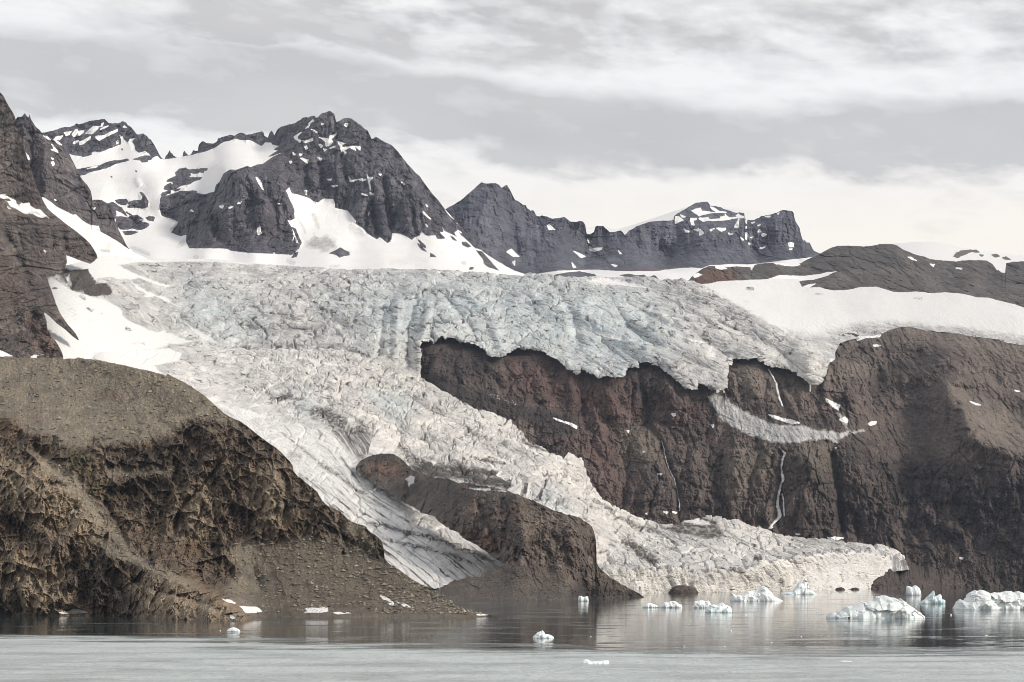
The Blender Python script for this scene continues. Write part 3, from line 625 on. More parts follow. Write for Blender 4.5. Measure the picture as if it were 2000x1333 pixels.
    grey = L.paint([(1, c3(655,665,650,700,600,730,560,800,640,830,700,840,740,860,800,870,860,850,890,800,885,735,830,715,780,695,700,710))], soft=5, rough=3)*np.clip(.75+.9*fbm(L.wx/7, L.wz/12, o=4, gain=.65, seed=77), 0, 1)
    fill(L, snow=np.maximum(sn, grey*.55), dirt=np.maximum(dirt, grey), red=L.paint([(1, c2(1000,600,1300,420,1500,500,1500,700,1100,900)), (1, c7(1700,480,1900,600,2000,900,1700,900)), (1, c3(0,250,250,300,300,600,60,600))], soft=30, rough=4)*.35)
    for wx_, wy_, wr, s_ in ((c7(960,150,960,200,1000,250), 7, 6, 1),):
        L.crease(wx_, wr, -5)
    L.finish(MAT_MASSIF, back=(8, 50, .8), label='highest dark jagged mountain with a broad snow col on its left shoulder', cat='mountain')

# ------------------------------------------------------------------ two ridges at the left
def back_ridge():
    top = [(-20,300),(20,268),(27,248),(30,236)] + r1(95,228,105,224,120,225,132,210,139,203,148,218,155,225,163,226,164,210,167,210,170,230,185,258,200,280,222,300,240,320,270,338,300,350,330,372,350,385,372,415,390,440,405,470,420,500,436,530,450,560,470,588,490,610,508,640,515,690,545,688,570,690,590,702,610,720,626,760,640,800,655,840,680,890,700,930,715,955) + [(262,494),(300,512)]
    D = [(-20,300,3450),(30,230,3500),(49,222,3500),(80,258,3530),(105,272,3560),(147,325,3620),(180,391,3680),(213,402,3700),(248,482,3850),(300,512,4050),(60,320,3400),(60,370,3350),(100,330,3400),(110,400,3360),(150,400,3500),(88,392,3300),(150,440,3430),(200,440,3560),(215,470,3560),(250,490,3780),(120,440,3250),(160,470,3330),(200,490,3480),(240,500,3750),(100,540,3100),(250,540,3750),(300,560,3950),(180,505,3380),(200,560,3350)]
    L = Layer('mountain_ridge', -20, 300, top, [(-20,560),(300,562)], D, jag=.9, jagw=6, seed=41, res=.85)
    ramp = c6(490,262,560,310,640,370,700,400,780,440,810,455,850,452,920,520,960,545,1010,570,1100,580,1120,635,1060,610,1200,690,1300,745,1440,838,1800,900,1800,1300,0,1300,0,260)
    ops = [(1, ramp), (1, c1(-10,555,30,600,48,630,35,640,5,590)), (1, c1(285,670,310,665,322,690,305,712)), (1, c1(200,375,240,385,280,420,250,410)), (1, c1(315,415,350,430,400,478,370,465)), (1, c1(290,470,330,510,360,560,285,530,320,522)), (1, c6(1020,385,1065,380,1050,392)), (1, c6(610,285,630,295,618,298)), (1,c1(285,618,312,632,300,640))]
    sn = L.paint(ops, soft=.8, rough=.6)
    rel = rock_relief(L, ribs=1.0, strata=.7, rough=1.0, rw=34, seed=400)
    for ln, w, dp in ((c1(60,300,50,500,80,700,160,1000), 9, 11), (c1(200,420,210,600,200,800,230,1050), 9, -8), (c1(440,460,560,700,580,900,600,1100), 9, 7), (c1(350,450,330,700,370,950), 10, 4), (c1(640,860,700,1000,720,1100), 7, -5)): L.crease(ln, w, dp)
    L.R += (rel*L.calm(sn)).astype(f32)
    dirt = L.lines([(c6(700,440,850,570,1000,690,1150,790,1230,880), 14, .30), (c6(900,560,1080,700,1300,840), 10, .30), (c6(790,500,830,560),5,.5), (c6(1110,850,1240,870),4,.7)])
    fill(L, snow=sn, dirt=dirt, red=zeros(L)+.1)
    L.finish(MAT_RIDGE, back=(8, 30, .8), label='slender dark ridge with a needle on its summit behind the left slope', cat='mountain ridge')

def left_slope():
    top = [(-130,140),(-40,165),(-4,178),(2,182),(8,190),(14,202),(21,213),(28,226),(33,240),(37,255),(42,270),(49,296),(56,318),(65,346),(75,374),(84,392),(94,409),(104,418),(115,426),(132,440),(150,453),(163,464),(175,475),(183,487),(189,498),(191,506),(200,512)]
    D = [(-130,140,2900),(-4,178,2950),(33,240,2950),(56,318,2900),(94,409,2920),(150,455,2920),(189,500,2950),(200,512,2960),(-130,400,2500),(0,400,2600),(60,400,2780),(100,440,2800),(60,470,2600),(130,520,2750),(160,500,2800),(90,520,2600),(0,550,2300),(60,580,2330),(100,570,2420),(122,616,2350),(150,662,2350),(60,680,2200),(0,690,2100),(122,697,2250),(-130,690,2000),(-60,560,2200)]
    L = Layer('mountain_slope', -130, 200, top, [(-130,725),(200,725)], D, jag=.9, jagw=7, seed=51, res=.8)
    cutpoly = [(87,531),(93,550),(100,570),(108,594),(116,612),(128,630),(138,642),(147,652),(153,664),(140,655),(128,643),(112,632),(98,618),(84,608),(90,628),(92,645),(100,658),(110,670),(118,685),(123,698),(123,740),(220,740),(220,500),(195,498),(189,502),(184,508),(176,514),(165,511),(150,506),(142,502),(128,497.5),(130,512),(126,522),(118,524),(113,532),(104,540),(98,537)]
    cut = sdf(cutpoly, L.X, L.Y)+L.edge*.5
    L.cut = cut > .6
    sn = L.paint([(1, c6(0,235,50,220,100,260,150,285,200,310,260,330,330,320,340,360,400,395,450,400,480,430,560,500,500,480,480,495,420,480,370,450,300,440,330,455,260,440,180,390,120,370,90,320,40,280,0,262)), (1, c8(-50,1010,0,1020,130,1080,-50,1085)), (-1, c6(60,285,100,280,115,300,80,300)), (-1, c6(180,310,230,330,200,335)), (1, c6(85,365,120,390,95,385)), (1, c6(490,850,515,870,505,885))], soft=.8, rough=.7)
    rel = rock_relief(L, ribs=1.1, strata=.25, rough=1.25, rw=38, lean=-.35, seed=500)
    for ln, w, dp in ((c6(20,600,100,760,180,900,260,1060,330,1330), 9, 9), (c6(210,640,230,780,270,900), 4, 7), (c6(690,620,720,780,740,890), 6, 9), (c6(580,600,590,800,560,960), 6, 7), (c6(60,440,50,640,120,800), 8, 7), (c6(430,420,560,500,700,560), 9, -4), (c6(380,480,500,700,560,900,600,1060), 12, -7),
                      (c8(380,560,450,800,520,1060), 10, -6), (c8(100,520,160,700,120,900), 8, 6), (c8(330,620,300,760,330,900,420,1040), 8, 6), (c6(250,60,350,180,430,300), 10, -5)): L.crease(ln, w, dp)
    L.R += (rel*L.calm(sn)).astype(f32)
    fill(L, snow=sn, dirt=zeros(L), red=np.maximum(L.paint([(1, c8(300,700,450,750,600,1000,450,1080,330,900))], soft=20, rough=4)*.5, L.paint([(1, c8(0,200,200,250,250,450,100,600,0,500))], soft=30, rough=4)*.3))
    L.finish(MAT_SLOPE, back=(6, 30, .8), skirt_x=92, label='steep brown rock face at the left edge above the grey headland', cat='mountain slope')

def right_ridge():
    top = r3(80,577,100,572,140,545,200,505,240,485,300,486,330,492,370,490,400,486,430,492,480,492,500,480,520,473,580,470,640,468,680,478,740,478,770,460,800,445,860,420,880,408,900,396,930,382,965,372,1010,372,1050,374,1100,376,1150,374,1190,364,1240,362,1270,364,1295,372,1320,392,1350,405,1400,424,1440,432,1480,448,1550,455,1620,460,1700,455,1750,456,1790,455,1815,468,1830,480,1850,512,1880,520,1895,518,1872,490,1900,470,1940,462,2000,460) + [(2130,500)]
    top.sort(key=lambda p: p[0])
    D = [(1328,552,4420),(1400,520,4650),(1482,516,4800),(1560,515,4950),(1604,497,5000),(1734,477,5050),(1842,509,5000),(1948,525,4900),(2000,511,5000),(2130,500,5000),(1400,545,4520),(1500,548,4500),(1600,540,4700),(1600,560,4500),(1700,520,4750),(1700,562,4480),(1800,540,4700),(1800,572,4420),(1900,550,4600),(1900,582,4350),(2000,560,4550),(2000,602,4200),(2130,640,4150),(1750,500,4850),(1660,500,4900),(2000,640,4000),(1500,600,4150),(1750,620,4150)]
    L = Layer('hill', 1328, 2130, top, [(1328,575),(1480,575),(1760,610),(2130,650)], D, jag=.9, jagw=8, seed=61, res=.9)
    ops = [(1, r3(560,562,600,548,640,535,740,540,800,538,860,530,905,518,955,516,925,530,880,548,800,570,745,578,720,580,760,600,560,600)), (-1, r3(720,572,760,568,820,562,850,575,780,590,740,590)), (1, r3(790,592,835,585,800,606,760,610)), (1, r3(1855,470,1875,475,1885,500,1895,522,1875,520,1850,495,1830,478)), (1, r3(1478,475,1500,478,1495,488)), (1, r3(1620,498,1655,498,1650,504)), (1, r3(1352,435,1370,437,1400,455,1375,448)),
           (1, r3(280,487,300,483,340,500,310,505,280,495)), (1, r3(470,480,500,470,480,505)), (1, r3(590,462,680,470,750,478,700,486,620,474)), (1, c5(420,960,480,940,520,955,440,985)), (1, c5(300,1020,360,990,400,965,380,1000,320,1030)), (1, r3(100,560,130,545,150,535,120,570))]
    sn = L.paint(ops, soft=.8, rough=.7)
    rel = rock_relief(L, ribs=.6, strata=.3, rough=.8, rw=40, lean=.3, seed=600)
    for ln, w, dp in ((r3(900,400,820,470,780,530), 14, 5), (r3(1260,370,1330,440,1420,520,1500,600), 16, -9), (r3(1180,380,1100,470,1000,560), 18, 8), (r3(1560,470,1620,540,1600,620), 12, 7), (r3(1700,460,1740,520,1650,640), 12, -6), (r3(1830,490,1800,560,1750,640), 14, 7), (r3(370,490,370,560), 4, 5), (r3(480,490,470,560), 4, 5), (r3(1900,480,1950,560,1990,680), 14, 5)): L.crease(ln, w, dp)
    L.R += (rel*L.calm(sn)).astype(f32)
    sc = L.paint([(1, r3(1000,420,1200,380,1350,520,1480,620,1300,630,1150,600,1000,600,930,560))], soft=40, rough=8)*.7
    fill(L, snow=sn, scree=sc*(1-sn), red=L.paint([(1, r3(120,590,190,520,290,500,400,500,400,560,300,600))], soft=8, rough=3)*.9)
    L.finish(MAT_HILL, back=(8, 50, .5), label='low brown rounded ridge under the ice cap at the upper right', cat='hill')

# ------------------------------------------------------------------ hanging glacier and its snow field
def upper_glacier():
    top = [(60,560),(80,526),(100,522),(130,518),(175,509),(200,499),(230,501),(250,503),(270,506),(300,507),(330,506),(400,506),(450,509),(500,515),(560,520),(600,523),(660,525.5),(700,526.5),(760,525),(800,527),(850,529),(900,530.5),(950,533.5),(1000,537),(1060,540),(1110,543),(1200,545),(1290,548),(1335,551)] + r3(200,590,240,585,290,572,350,568,420,566,490,562,560,560,600,556,660,558,740,560,760,600,800,606,860,606,900,616,940,622,1000,620,1040,614,1090,602,1130,602,1180,602,1230,618,1280,632,1350,632,1400,630,1480,637,1560,634,1650,642,1700,652,1740,662,1800,662,1850,675,1900,688,1950,700,2000,718) + [(2130,640)]
    bot = [(60,740),(300,740),(400,720),(560,715),(700,724),(800,765),(818,770),(819.5,735),(820,667)] + r2(640,1058,700,1052,712,1045,730,1035,760,1030,800,1025,830,1032,860,1050,890,1058,920,1065,960,1082,1000,1105,1015,1125,1030,1140,1050,1136,1070,1146,1100,1128,1130,1115,1160,1102,1190,1095,1240,1092,1280,1095,1310,1105,1340,1128,1370,1146,1400,1156,1420,1170,1450,1200,1475,1226,1490,1228) + \
          r6(340,362,362,378,372,355,400,352,430,372,460,385,480,396,520,394,560,402,590,406,610,400,622,372,640,355,665,352,690,345,697,312,730,316,760,318,800,325,840,336,880,360,920,390,940,410,960,432,985,456,1000,462,1022,458,1025,440,1032,420,1050,425,1075,432,1100,450,1108,464,1130,462,1160,466,1186,460,1188,400,1190,350,1200,330,1216,326,1222,300,1260,300,1300,302,1340,300,1380,290,1400,310,1430,335,1460,342,1490,345,1530,350,1560,356,1590,368,1620,382,1650,405,1672,422,1692,432,1708,420,1722,400,1735,372,1745,350,1758,325,1772,310,1800,296) + [(1622,700),(1612,690),(1640,672),(1664,664),(1720,664),(1770,654),(1860,664),(1965,684),(2130,718)]
    D = [(60,560,2650),(100,530,2800),(130,521,2950),(189,503,3250),(250,505,3600),(300,507,3850),(400,506,4060),(600,523,4180),(800,527,4200),(1000,537,4200),(1200,545,4150),(1335,551,4150),(1400,560,4050),(1450,592,3800),(1500,547,4300),(1700,562,4280),(1850,575,4150),(2000,602,3980),(2130,640,3900),
         (1500,580,4000),(1560,610,3800),(1700,590,4000),(1700,620,3800),(1850,600,3950),(2000,640,3700),(1600,625,3700),(1600,648,3520),(1664,648,3600),(1765,640,3680),(1860,652,3620),(2000,676,3540),(2130,700,3500),
         (70,640,2350),(120,620,2430),(100,680,2280),(150,700,2330),(150,580,2620),(200,560,2900),(200,620,2650),(200,690,2480),(250,650,2720),(300,560,3400),(300,600,3250),(300,650,3000),(300,700,2800),(400,560,3600),(400,610,3350),(400,650,3200),(400,700,2980),
         (500,600,3560),(500,660,3280),(600,560,3850),(600,610,3580),(600,660,3330),(600,715,3100),(700,600,3650),(700,660,3300),(700,715,3060),(760,640,3420),(800,590,3700),(800,640,3400),(800,700,3090),(818,735,2990),(820,667,3200),
         (880,600,3600),(880,650,3230),(900,570,3850),(960,640,3350),(974,700,3060),(1000,590,3700),(1048,680,3120),(1060,640,3330),(1119,728,2990),(1120,680,3180),(1150,600,3600),(1206,742,2930),(1241,716,3000),(1200,690,3130),(1250,640,3400),(1300,590,3750),(1294,716,3000),(1346,759,2900),(1367,722,2990),(1410,762,2890),(1425,712,3040),(1360,670,3230),(1380,610,3600),(1455,703,3060),(1483,701,3060),(1500,640,3420),(1520,690,3150),(1546,722,3010),(1567,733,2980),(1590,750,2940),(1610,720,3010),(1630,702,3060),(1560,660,3320),(1600,680,3150),(1450,650,3350)]
    L = Layer('glacier', 60, 2130, top, bot, D, jag=.5, jagw=8, seed=71, res=.8, trim=40)
    rag = fbm(L.X[0]/11, L.X[0]*0+3, o=5, gain=.7, seed=72)*6*sstep(812, 826, L.X[0])*sstep(1640, 1610, L.X[0])
    L.botline = L.botline+rag; L.cut = L.Y > L.botline[None]
    lip = np.clip(L.Y-(L.botline[None]-9), 0, 14)/9*sstep(790, 815, L.X)*sstep(1640, 1600, L.X)
    # where bare ice is and where last winter's snow still lies
    snow = L.paint([(1, [(1250,540),(1340,549),(1375,566),(1405,582),(1440,598),(1470,620),(1500,640),(1545,650),(1600,655),(1660,638),(1720,630),(1800,634),(1900,644),(2130,680),(2130,500),(1250,500)]), ], soft=16, rough=4)*.97
    sfield = sstep(0, 34, L.X-1338-(L.Y-551)*1.72+fbm(L.wx/25, L.wz/9, o=4, gain=.6, seed=45)*26)
    left = L.paint([(1, c8(380,200,430,250,520,320,600,380,700,440,760,460,850,480,900,500,1000,520,1050,540,1120,580,1200,640,1190,680,1250,740,1350,780,1450,830,1540,850,1600,835,1650,860,1720,890,1800,915,1900,950,1800,960,1640,960,1640,980,1540,1010,1500,1060,1500,1140,1600,1270,1700,1400,300,1400,80,600)),
                    (1, c8(630,210,640,90,720,130,800,150,900,170,960,120,1000,50,1250,20,1500,100,2000,125,2600,170,2400,185,1900,140,1500,145,1300,170,1160,190,1240,240,1350,290,1440,320,1560,370,1650,390,1750,380,1600,405,1480,370,1350,320,1240,335,1100,310,1000,320,920,320,850,270,800,240,700,240)),
                    (1, c8(1250,330,1350,400,1440,450,1560,490,1640,530,1750,605,1640,560,1530,500,1400,500,1430,480,1340,420)), (1, c8(1820,760,1900,810,2000,870,2150,970,2000,930,1900,850)), (1, r2(1550,715,1650,700,1750,712,1880,745,1950,765,1800,748,1650,735)), (1, r2(1610,1000,1700,1025,1760,1050,1680,1030)), (1, r6(915,165,1000,185,1100,215,1180,240,1260,250,1150,235,1000,200)), (1, r6(480,150,540,165,610,188,540,178)), (1, r6(1800,295,1760,330,1780,300))], soft=2.5, rough=1.2)
    lipsnow = sstep(9, 2, L.Y-np.interp(L.X, [p[0] for p in top], [p[1] for p in top]))*sstep(560, 420, L.X)
    snow = np.maximum(np.maximum(snow*sfield, left), lipsnow)
    rock = L.paint([(1, c8(610,225,700,240,780,235,850,255,900,310,960,350,1020,370,1090,440,1080,490,980,480,900,480,800,460,740,440,690,410,640,370,580,310,540,270)), (-1, c8(560,240,600,245,650,290,640,305,590,280)), (-1, c8(640,335,670,330,690,380,670,375))], soft=2, rough=1.5)
    dirt = L.lines([(c8(630,520,720,680,760,740), 16, .42), (c8(700,600,850,680,960,740), 18, .30), (c8(800,560,900,640,1050,710,1200,790,1330,860), 5, .75), (c8(760,470,850,540), 4, .7), (c8(780,860,800,870), 3, 1), (c8(820,880,865,890), 3, 1), (c8(500,420,570,418), 2, .9), (c8(830,980,920,1040,1000,1100), 5, .35), (c8(970,80,1060,160), 9, .30), (c8(1240,940,1400,960,1530,940), 7, .45), (c8(1320,990,1420,980), 8, .35),
                    (c8(1640,480,1800,560,1900,560), 12, .35), (c8(1600,660,1700,740,1750,780), 9, .55), (c8(1900,610,1980,590), 10, .35), (c8(1300,340,1480,350,1560,400), 8, .30), (c8(1000,340,1100,400,1250,420,1400,480), 14, .32), (c8(1100,560,1300,560,1500,640,1620,740), 16, .30),
                    (r2(400,640,700,655,1000,660,1200,675), 3, .6), (r2(0,645,200,640,420,640), 4, .35), (r2(180,890,230,950,190,1000), 9, .6), (r2(220,1100,300,1120,360,1150), 6, .7), (r2(240,740,330,770,420,780), 12, .25), (r2(1300,810,1420,850,1560,930,1700,1010), 4, .35), (r2(1380,780,1500,880,1600,930), 12, .22), (r6(1060,150,1090,190,1120,215), 8, .8), (r6(380,30,560,110,640,180), 8, .35),
                    (r3(0,565,200,620,400,740,520,800), 10, .26), (r3(200,690,420,830,700,960,860,1060), 14, .2), (r3(560,770,700,790,830,880), 10, .2), (r6(1200,250,1300,300,1480,330,1600,380), 10, .35), (c5(1000,1105,1115,1110), 4, .8), (c5(1760,1170,1890,1175), 3, .6), (r3(1375,666,1445,666), 3, .6), (r3(430,680,490,690),3,.5)])
    # wind scour on the snow field lip
    band = sstep(610, 634, L.Y)*sstep(1480, 1560, L.X)
    sc = fbm(L.wx/4, L.wz/13+L.wx/30, o=3, seed=8)
    dirt = np.maximum(dirt, band*sstep(.05, .5, sc)*.24)
    st = fbm((L.wx*.6+L.wz*1.5)/7, (L.wx*.9-L.wz*.6)/90, o=4, gain=.65, seed=9)             # stripes that follow the flow to the right
    dirt = np.maximum(dirt, sstep(.0, .5, st)*.28*sstep(1180, 1400, L.X)*(1-snow))
    dd = fbm(L.wx/30, L.wz/13, o=5, gain=.65, seed=12)
    dirt = np.maximum(dirt, sstep(.12, .55, dd)*.36*(1-snow)*sstep(1500,1200,L.X))
    mid = L.paint([(1, [(330,560),(520,580),(700,590),(800,610),(815,735),(760,705),(680,690),(560,690),(400,680),(330,640)])], soft=35, rough=10)
    dirt = np.maximum(dirt, mid*np.clip(.30+.9*fbm(L.wx/20, L.wz/9, o=5, gain=.65, seed=44), 0, .6))
    dirt = np.maximum(dirt, L.lines([([(380,664),(470,672),(560,678),(680,683),(760,701),(812,732)], 6, .5), ([(700,600),(690,640),(720,670)], 8, .7), ([(430,620),(560,640),(690,650)], 5, .6)]))
    bare = 1-snow
    fr = np.maximum(fractures(L, 15, 2.4, -.45, 41), fractures(L, 7, 2.6, -.25, 47, .30)*.8)
    dirt = np.maximum(dirt, fr*.95*bare)
    rough = bare*(1-.75*sfield)
    ser = serac_relief(L, cell=15, amp=5.6, stretch=1.7, ang=-.22, seed=700)
    tone1 = L.attrs['tone']; ser2 = serac_relief(L, cell=11, amp=5.0, stretch=4.2, ang=-.62, seed=760)                # long crevasses on the right shoulder
    k = sstep(1000, 1230, L.X+.5*(L.Y-620))
    calm = 1-.55*sstep(545, 525, L.Y)*sstep(1100,1000,L.X)-.35*sstep(480,330,L.X)
    L.attrs['tone'] = tone1*(1-k)+L.attrs['tone']*k
    arc = (L.wz*1.1+L.wy*.12)+fbm(L.wx/110, L.wz/60, o=3, seed=32)*60+((L.wx-L.wx.mean())**2)*.00022
    bands = ridged(arc/15, L.wx/160, o=3, gain=.55, seed=33)*sstep(-.1, .3, fbm(L.wx/120, L.wz/50, o=3, seed=34))
    rib = ridged((L.wx*.56+L.wz*.83+fbm(L.wx/90, L.wz/60, o=3, seed=35)*22)/30, (L.wx*.83-L.wz*.56)/260, o=3, gain=.6, seed=36)
    nd = (ser*(1-k)+ser2*k*.8)*rough*calm+bare*((1-k)*bands*3.4*calm+k*rib*6.5*(1-.6*sfield))
    nd = nd+snow*(fbm(L.wx/70, L.wy/120, o=4, seed=13)*2.5)+band*sc*.8
    nd = nd+rock*rock_relief(L, ribs=.2, strata=0, rough=1.0, seed=770)*-.7
    blue = L.paint([(1, [(640,590),(760,560),(880,545),(1050,545),(1250,570),(1330,640),(1280,720),(1200,745),(1100,720),(980,700),(900,660),(820,660),(760,680),(700,640)]), (1, [(360,560),(480,600),(520,640),(420,660),(370,610)])], soft=50, rough=9)
    warm = np.maximum(L.paint([(1, [(840,640),(960,600),(1050,620),(1160,690),(1080,690),(960,660),(870,665)]), (1,[(1250,600),(1420,640),(1600,690),(1600,760),(1480,700),(1350,690)]), (1, [(730,660),(822,660),(822,770),(760,740)])], soft=40, rough=8)*.6, 0)
    L.attrs.update(snow=snow*(1-rock), dirt=np.maximum(dirt, rock*.9), blue=blue, warm=warm)
    for ln, w, dp in ((r3(0,565,200,600,400,690,530,750,700,850,800,940), 14, -5), (r2(1280,840,1450,960,1650,1080), 14, -5), (r2(1000,760,1150,900,1200,1010), 14, 4), (r6(1060,120,1090,180,1180,240), 9, 7), (c8(1250,330,1560,490,1750,605,2000,880), 8, -4),
                       ([(960,560),(1040,575),(1130,610),(1200,660),(1290,700),(1365,742)], 15, -15), ([(1290,552),(1400,592),(1500,642),(1570,690),(1592,735)], 17, -16), ([(1190,590),(1240,630),(1330,685),(1420,722)], 13, -13), ([(1180,575),(1230,640),(1290,690)], 9, 11), ([(1340,640),(1400,690),(1450,700)], 8, 14), ([(1080,560),(1120,620),(1130,680)], 9, 10), ([(900,560),(960,620),(985,690)], 12, -12), ([(860,570),(900,620),(930,660)], 8, 11), ([(840,590),(830,640),(815,720)], 8, -13), ([(815,570),(800,640),(795,720)], 6, 10), ([(780,580),(775,650),(770,730)], 8, -10), ([(750,590),(745,650),(740,710)], 7, 8),
                       ([(300,545),(400,580),(480,640),(520,680)], 13, 8), ([(360,540),(470,570),(580,620),(650,680)], 16, -9), ([(520,560),(620,600),(700,670)], 12, 8), ([(280,600),(380,620),(470,670)], 12, -7), ([(560,545),(700,560),(800,570)], 10, 7), ([(420,600),(560,610),(700,600),(820,590)], 9, -7), ([(450,640),(600,650),(720,640)], 8, 8), ([(260,640),(340,650),(430,675)], 9, 6), ([(1450,660),(1520,690),(1560,720)], 8, 9), ([(1250,600),(1330,640),(1390,670)], 8, -9)): L.crease(ln, w, dp)
    L.D += (lip**2*6*L.u).astype(f32)
    L.D += (L.u*(1-snow)*(fbm(L.wx/85, (L.wz+L.wy*.15)/60, o=3, seed=31)*-11)).astype(f32)
    L.finish(MAT_ICE_UP, normal_disp=nd, back=(4, 40, .03), label='broad hanging glacier of broken blue white ice spilling over the dark cliff', cat='glacier', soft=3)

# ------------------------------------------------------------------ dark cliffs and the right hand mountainside
def cliff():
    top = [(814,740),(817,700),(821,666),(850,661),(880,655),(960,640),(1560,640),(1585,668)] + r3(838,908,850,900,880,890,940,872,1000,862,1040,858,1100,878,1160,876,1200,870,1230,852,1260,840,1300,828,1335,824,1370,826,1420,836,1440,842,1500,850,1600,860,1640,864,1720,880,1790,886,1860,896,1900,914,1950,920,2000,928) + [(2130,705)]
    bot = [(800,1160),(1900,1160),(2130,1160)]
    D = [(800,640,3300),(830,665,3240),(880,660,3270),(974,700,3110),(1048,684,3160),(1119,728,3040),(1206,744,2980),(1241,720,3040),(1294,718,3040),(1346,760,2950),(1410,764,2945),(1367,724,3030),(1425,714,3080),(1483,702,3100),(1546,724,3060),(1590,752,2990),(1610,722,3060),(1400,640,3600),(1200,640,3600),(1000,640,3500),(1560,640,3650),
         (1594,667,3400),(1630,703,3180),(1664,650,3540),(1765,639,3580),(1860,651,3530),(1965,670,3470),(2130,705,3420),(1700,690,3350),(1800,680,3400),(1640,740,3080),(1680,760,3080),(1850,700,3230),(1950,720,3250),(2050,740,3200),(1750,720,3250),(1780,770,3130),(1700,800,3030),
         (830,735,3050),(850,728,2980),(900,760,2900),(950,740,2990),(1000,760,2960),(1050,740,3020),(1000,800,2840),(930,800,2830),(1000,840,2770),(1100,780,2950),(1100,840,2800),(1200,800,2940),(1290,780,2960),(1090,890,2690),(1140,935,2600),(1175,978,2570),(1224,1002,2560),(1200,880,2760),(1250,830,2880),(1300,870,2790),(1260,930,2680),(1300,1000,2600),(1300,1035,2580),(1360,900,2740),(1400,960,2650),(1450,1020,2620),
         (1400,740,2990),(1400,785,2920),(1430,810,2890),(1500,760,2980),(1530,790,2930),(1600,790,2930),(1640,830,2860),(1500,820,2860),(1440,856,2800),(1500,865,2770),(1580,862,2770),(1640,866,2790),(1560,875,2730),(1530,890,2730),(1530,960,2680),(1510,1035,2640),(1620,900,2720),(1620,980,2680),(1610,1052,2640),(1700,920,2770),(1700,1000,2720),(1720,1066,2660),(1760,1080,2650),(1700,1153,2375),(1722,1138,2440),(1745,1123,2530),
         (1720,850,2930),(1740,880,2880),(1800,850,2950),(1850,780,2980),(1860,830,2880),(1895,835,2780),(1920,865,2720),(1990,885,2700),(1900,780,3010),(1950,790,3020),(2000,800,3020),(1960,840,2870),(2130,840,2950),(1800,900,2830),(1900,900,2720),(2000,915,2660),(1800,960,2750),(1900,960,2690),(2000,960,2630),(1850,1020,2680),(1950,1030,2640),(2130,1000,2620),(1800,1080,2640),(1900,1100,2620),(1700,1150,2590),(1850,1149,2588),(2000,1149,2588),(2130,1149,2588),(1750,1130,2600),(800,1160,2600),(1000,1100,2550),(1300,1150,2550)]
    L = Layer('mountainside', 814, 2130, top, bot, D, jag=1.0, jagw=8, seed=81, res=.8)
    fx = sstep(1690, 1702, L.X)*sstep(1900, 1720, L.X)*sstep(-6, 26, L.Y-1104-.10*np.clip(L.X-1745, 0, 400)+fbm(L.wx/30, L.wz*0+1, o=4, gain=.6, seed=91)*26)
    L.D = (L.D*(1-fx)+fx*np.minimum(L.D, water_D(1150.6)+4+(1150-L.Y)*1.1)).astype(f32)
    apron = r6(1095,500,1130,470,1165,492,1250,550,1300,575,1350,600,1440,645,1500,655,1560,655,1620,660,1700,680,1780,690,1850,700,1868,690,1840,640,1800,590,1820,585,1850,612,1872,622,1880,650,1870,672,1900,690,1960,682,1970,690,1900,712,1862,722,1830,745,1822,765,1800,762,1780,750,1740,746,1700,745,1650,752,1600,756,1550,760,1500,766,1440,756,1390,738,1330,720,1290,700,1250,682,1210,660,1170,640,1140,605,1120,560)
    ap = L.paint([(1, apron)], soft=9, rough=3)
    ops = [(1, r6(1738,500,1780,522,1830,548,1826,580,1790,560,1755,530)), (1, r6(1435,600,1470,610,1520,625,1570,632,1602,648,1560,652,1510,636,1470,622)), (1, r7(785,912,800,900,848,895,842,915,800,928)), (1, r6(232,620,270,632,330,650,362,665,360,678,320,655,260,636)), (1, r7(682,250,720,222,760,212,800,218,880,222,872,232,800,238,760,240,740,250,700,260)), (1, r7(822,298,860,298,880,302,830,306)), (1, r6(892,595,912,592,914,606,898,608)), (1, r6(1110,658,1126,658,1122,672)), (1, r6(728,803,742,808,732,812)), (1, r6(812,930,838,928,830,938)),
           (1, r7(560,880,600,860,630,880,620,905,590,890)), (1, k1(1044,252,1080,247,1118,254,1090,262,1055,260)), (1, k1(1685,350,1702,350,1698,355)), (1, k1(885,233,905,235,895,238)), (1, k1(150,133,165,130,160,140)), (1, k1(240,125,262,126,255,135)), (1, k1(285,126,308,128,300,133)), (1, r7(525,1098,535,1096,530,1108)), (1, r7(1580,738,1620,752,1660,765,1620,762)), (1, r7(1930,650,1965,658,1940,658)), (1, r6(640,690,655,688,650,700)), (1, r6(1140,440,1156,470,1142,478)), (1, r6(1180,462,1187,475,1183,478))]
    sn = L.paint(ops, soft=.8, rough=.8)
    spk = sdf(r5(1570,470,1650,480,1740,520,1770,560,1700,555,1620,525,1580,495), L.X, L.Y)
    sn = np.maximum(sn, sstep(0, 5, spk)*sstep(.25, .45, perlin(L.wx/2.6, L.wz/2.0, seed=4)))
    # scree, moraine and dark wet ground
    wedge = L.paint([(1, [(826,742),(836,732),(850,727),(870,733),(900,752),(940,765),(980,776),(1020,790),(1060,800),(1110,812),(1130,835),(1120,855),(1060,842),(1000,812),(940,800),(900,792),(860,772)])], soft=7, rough=2)
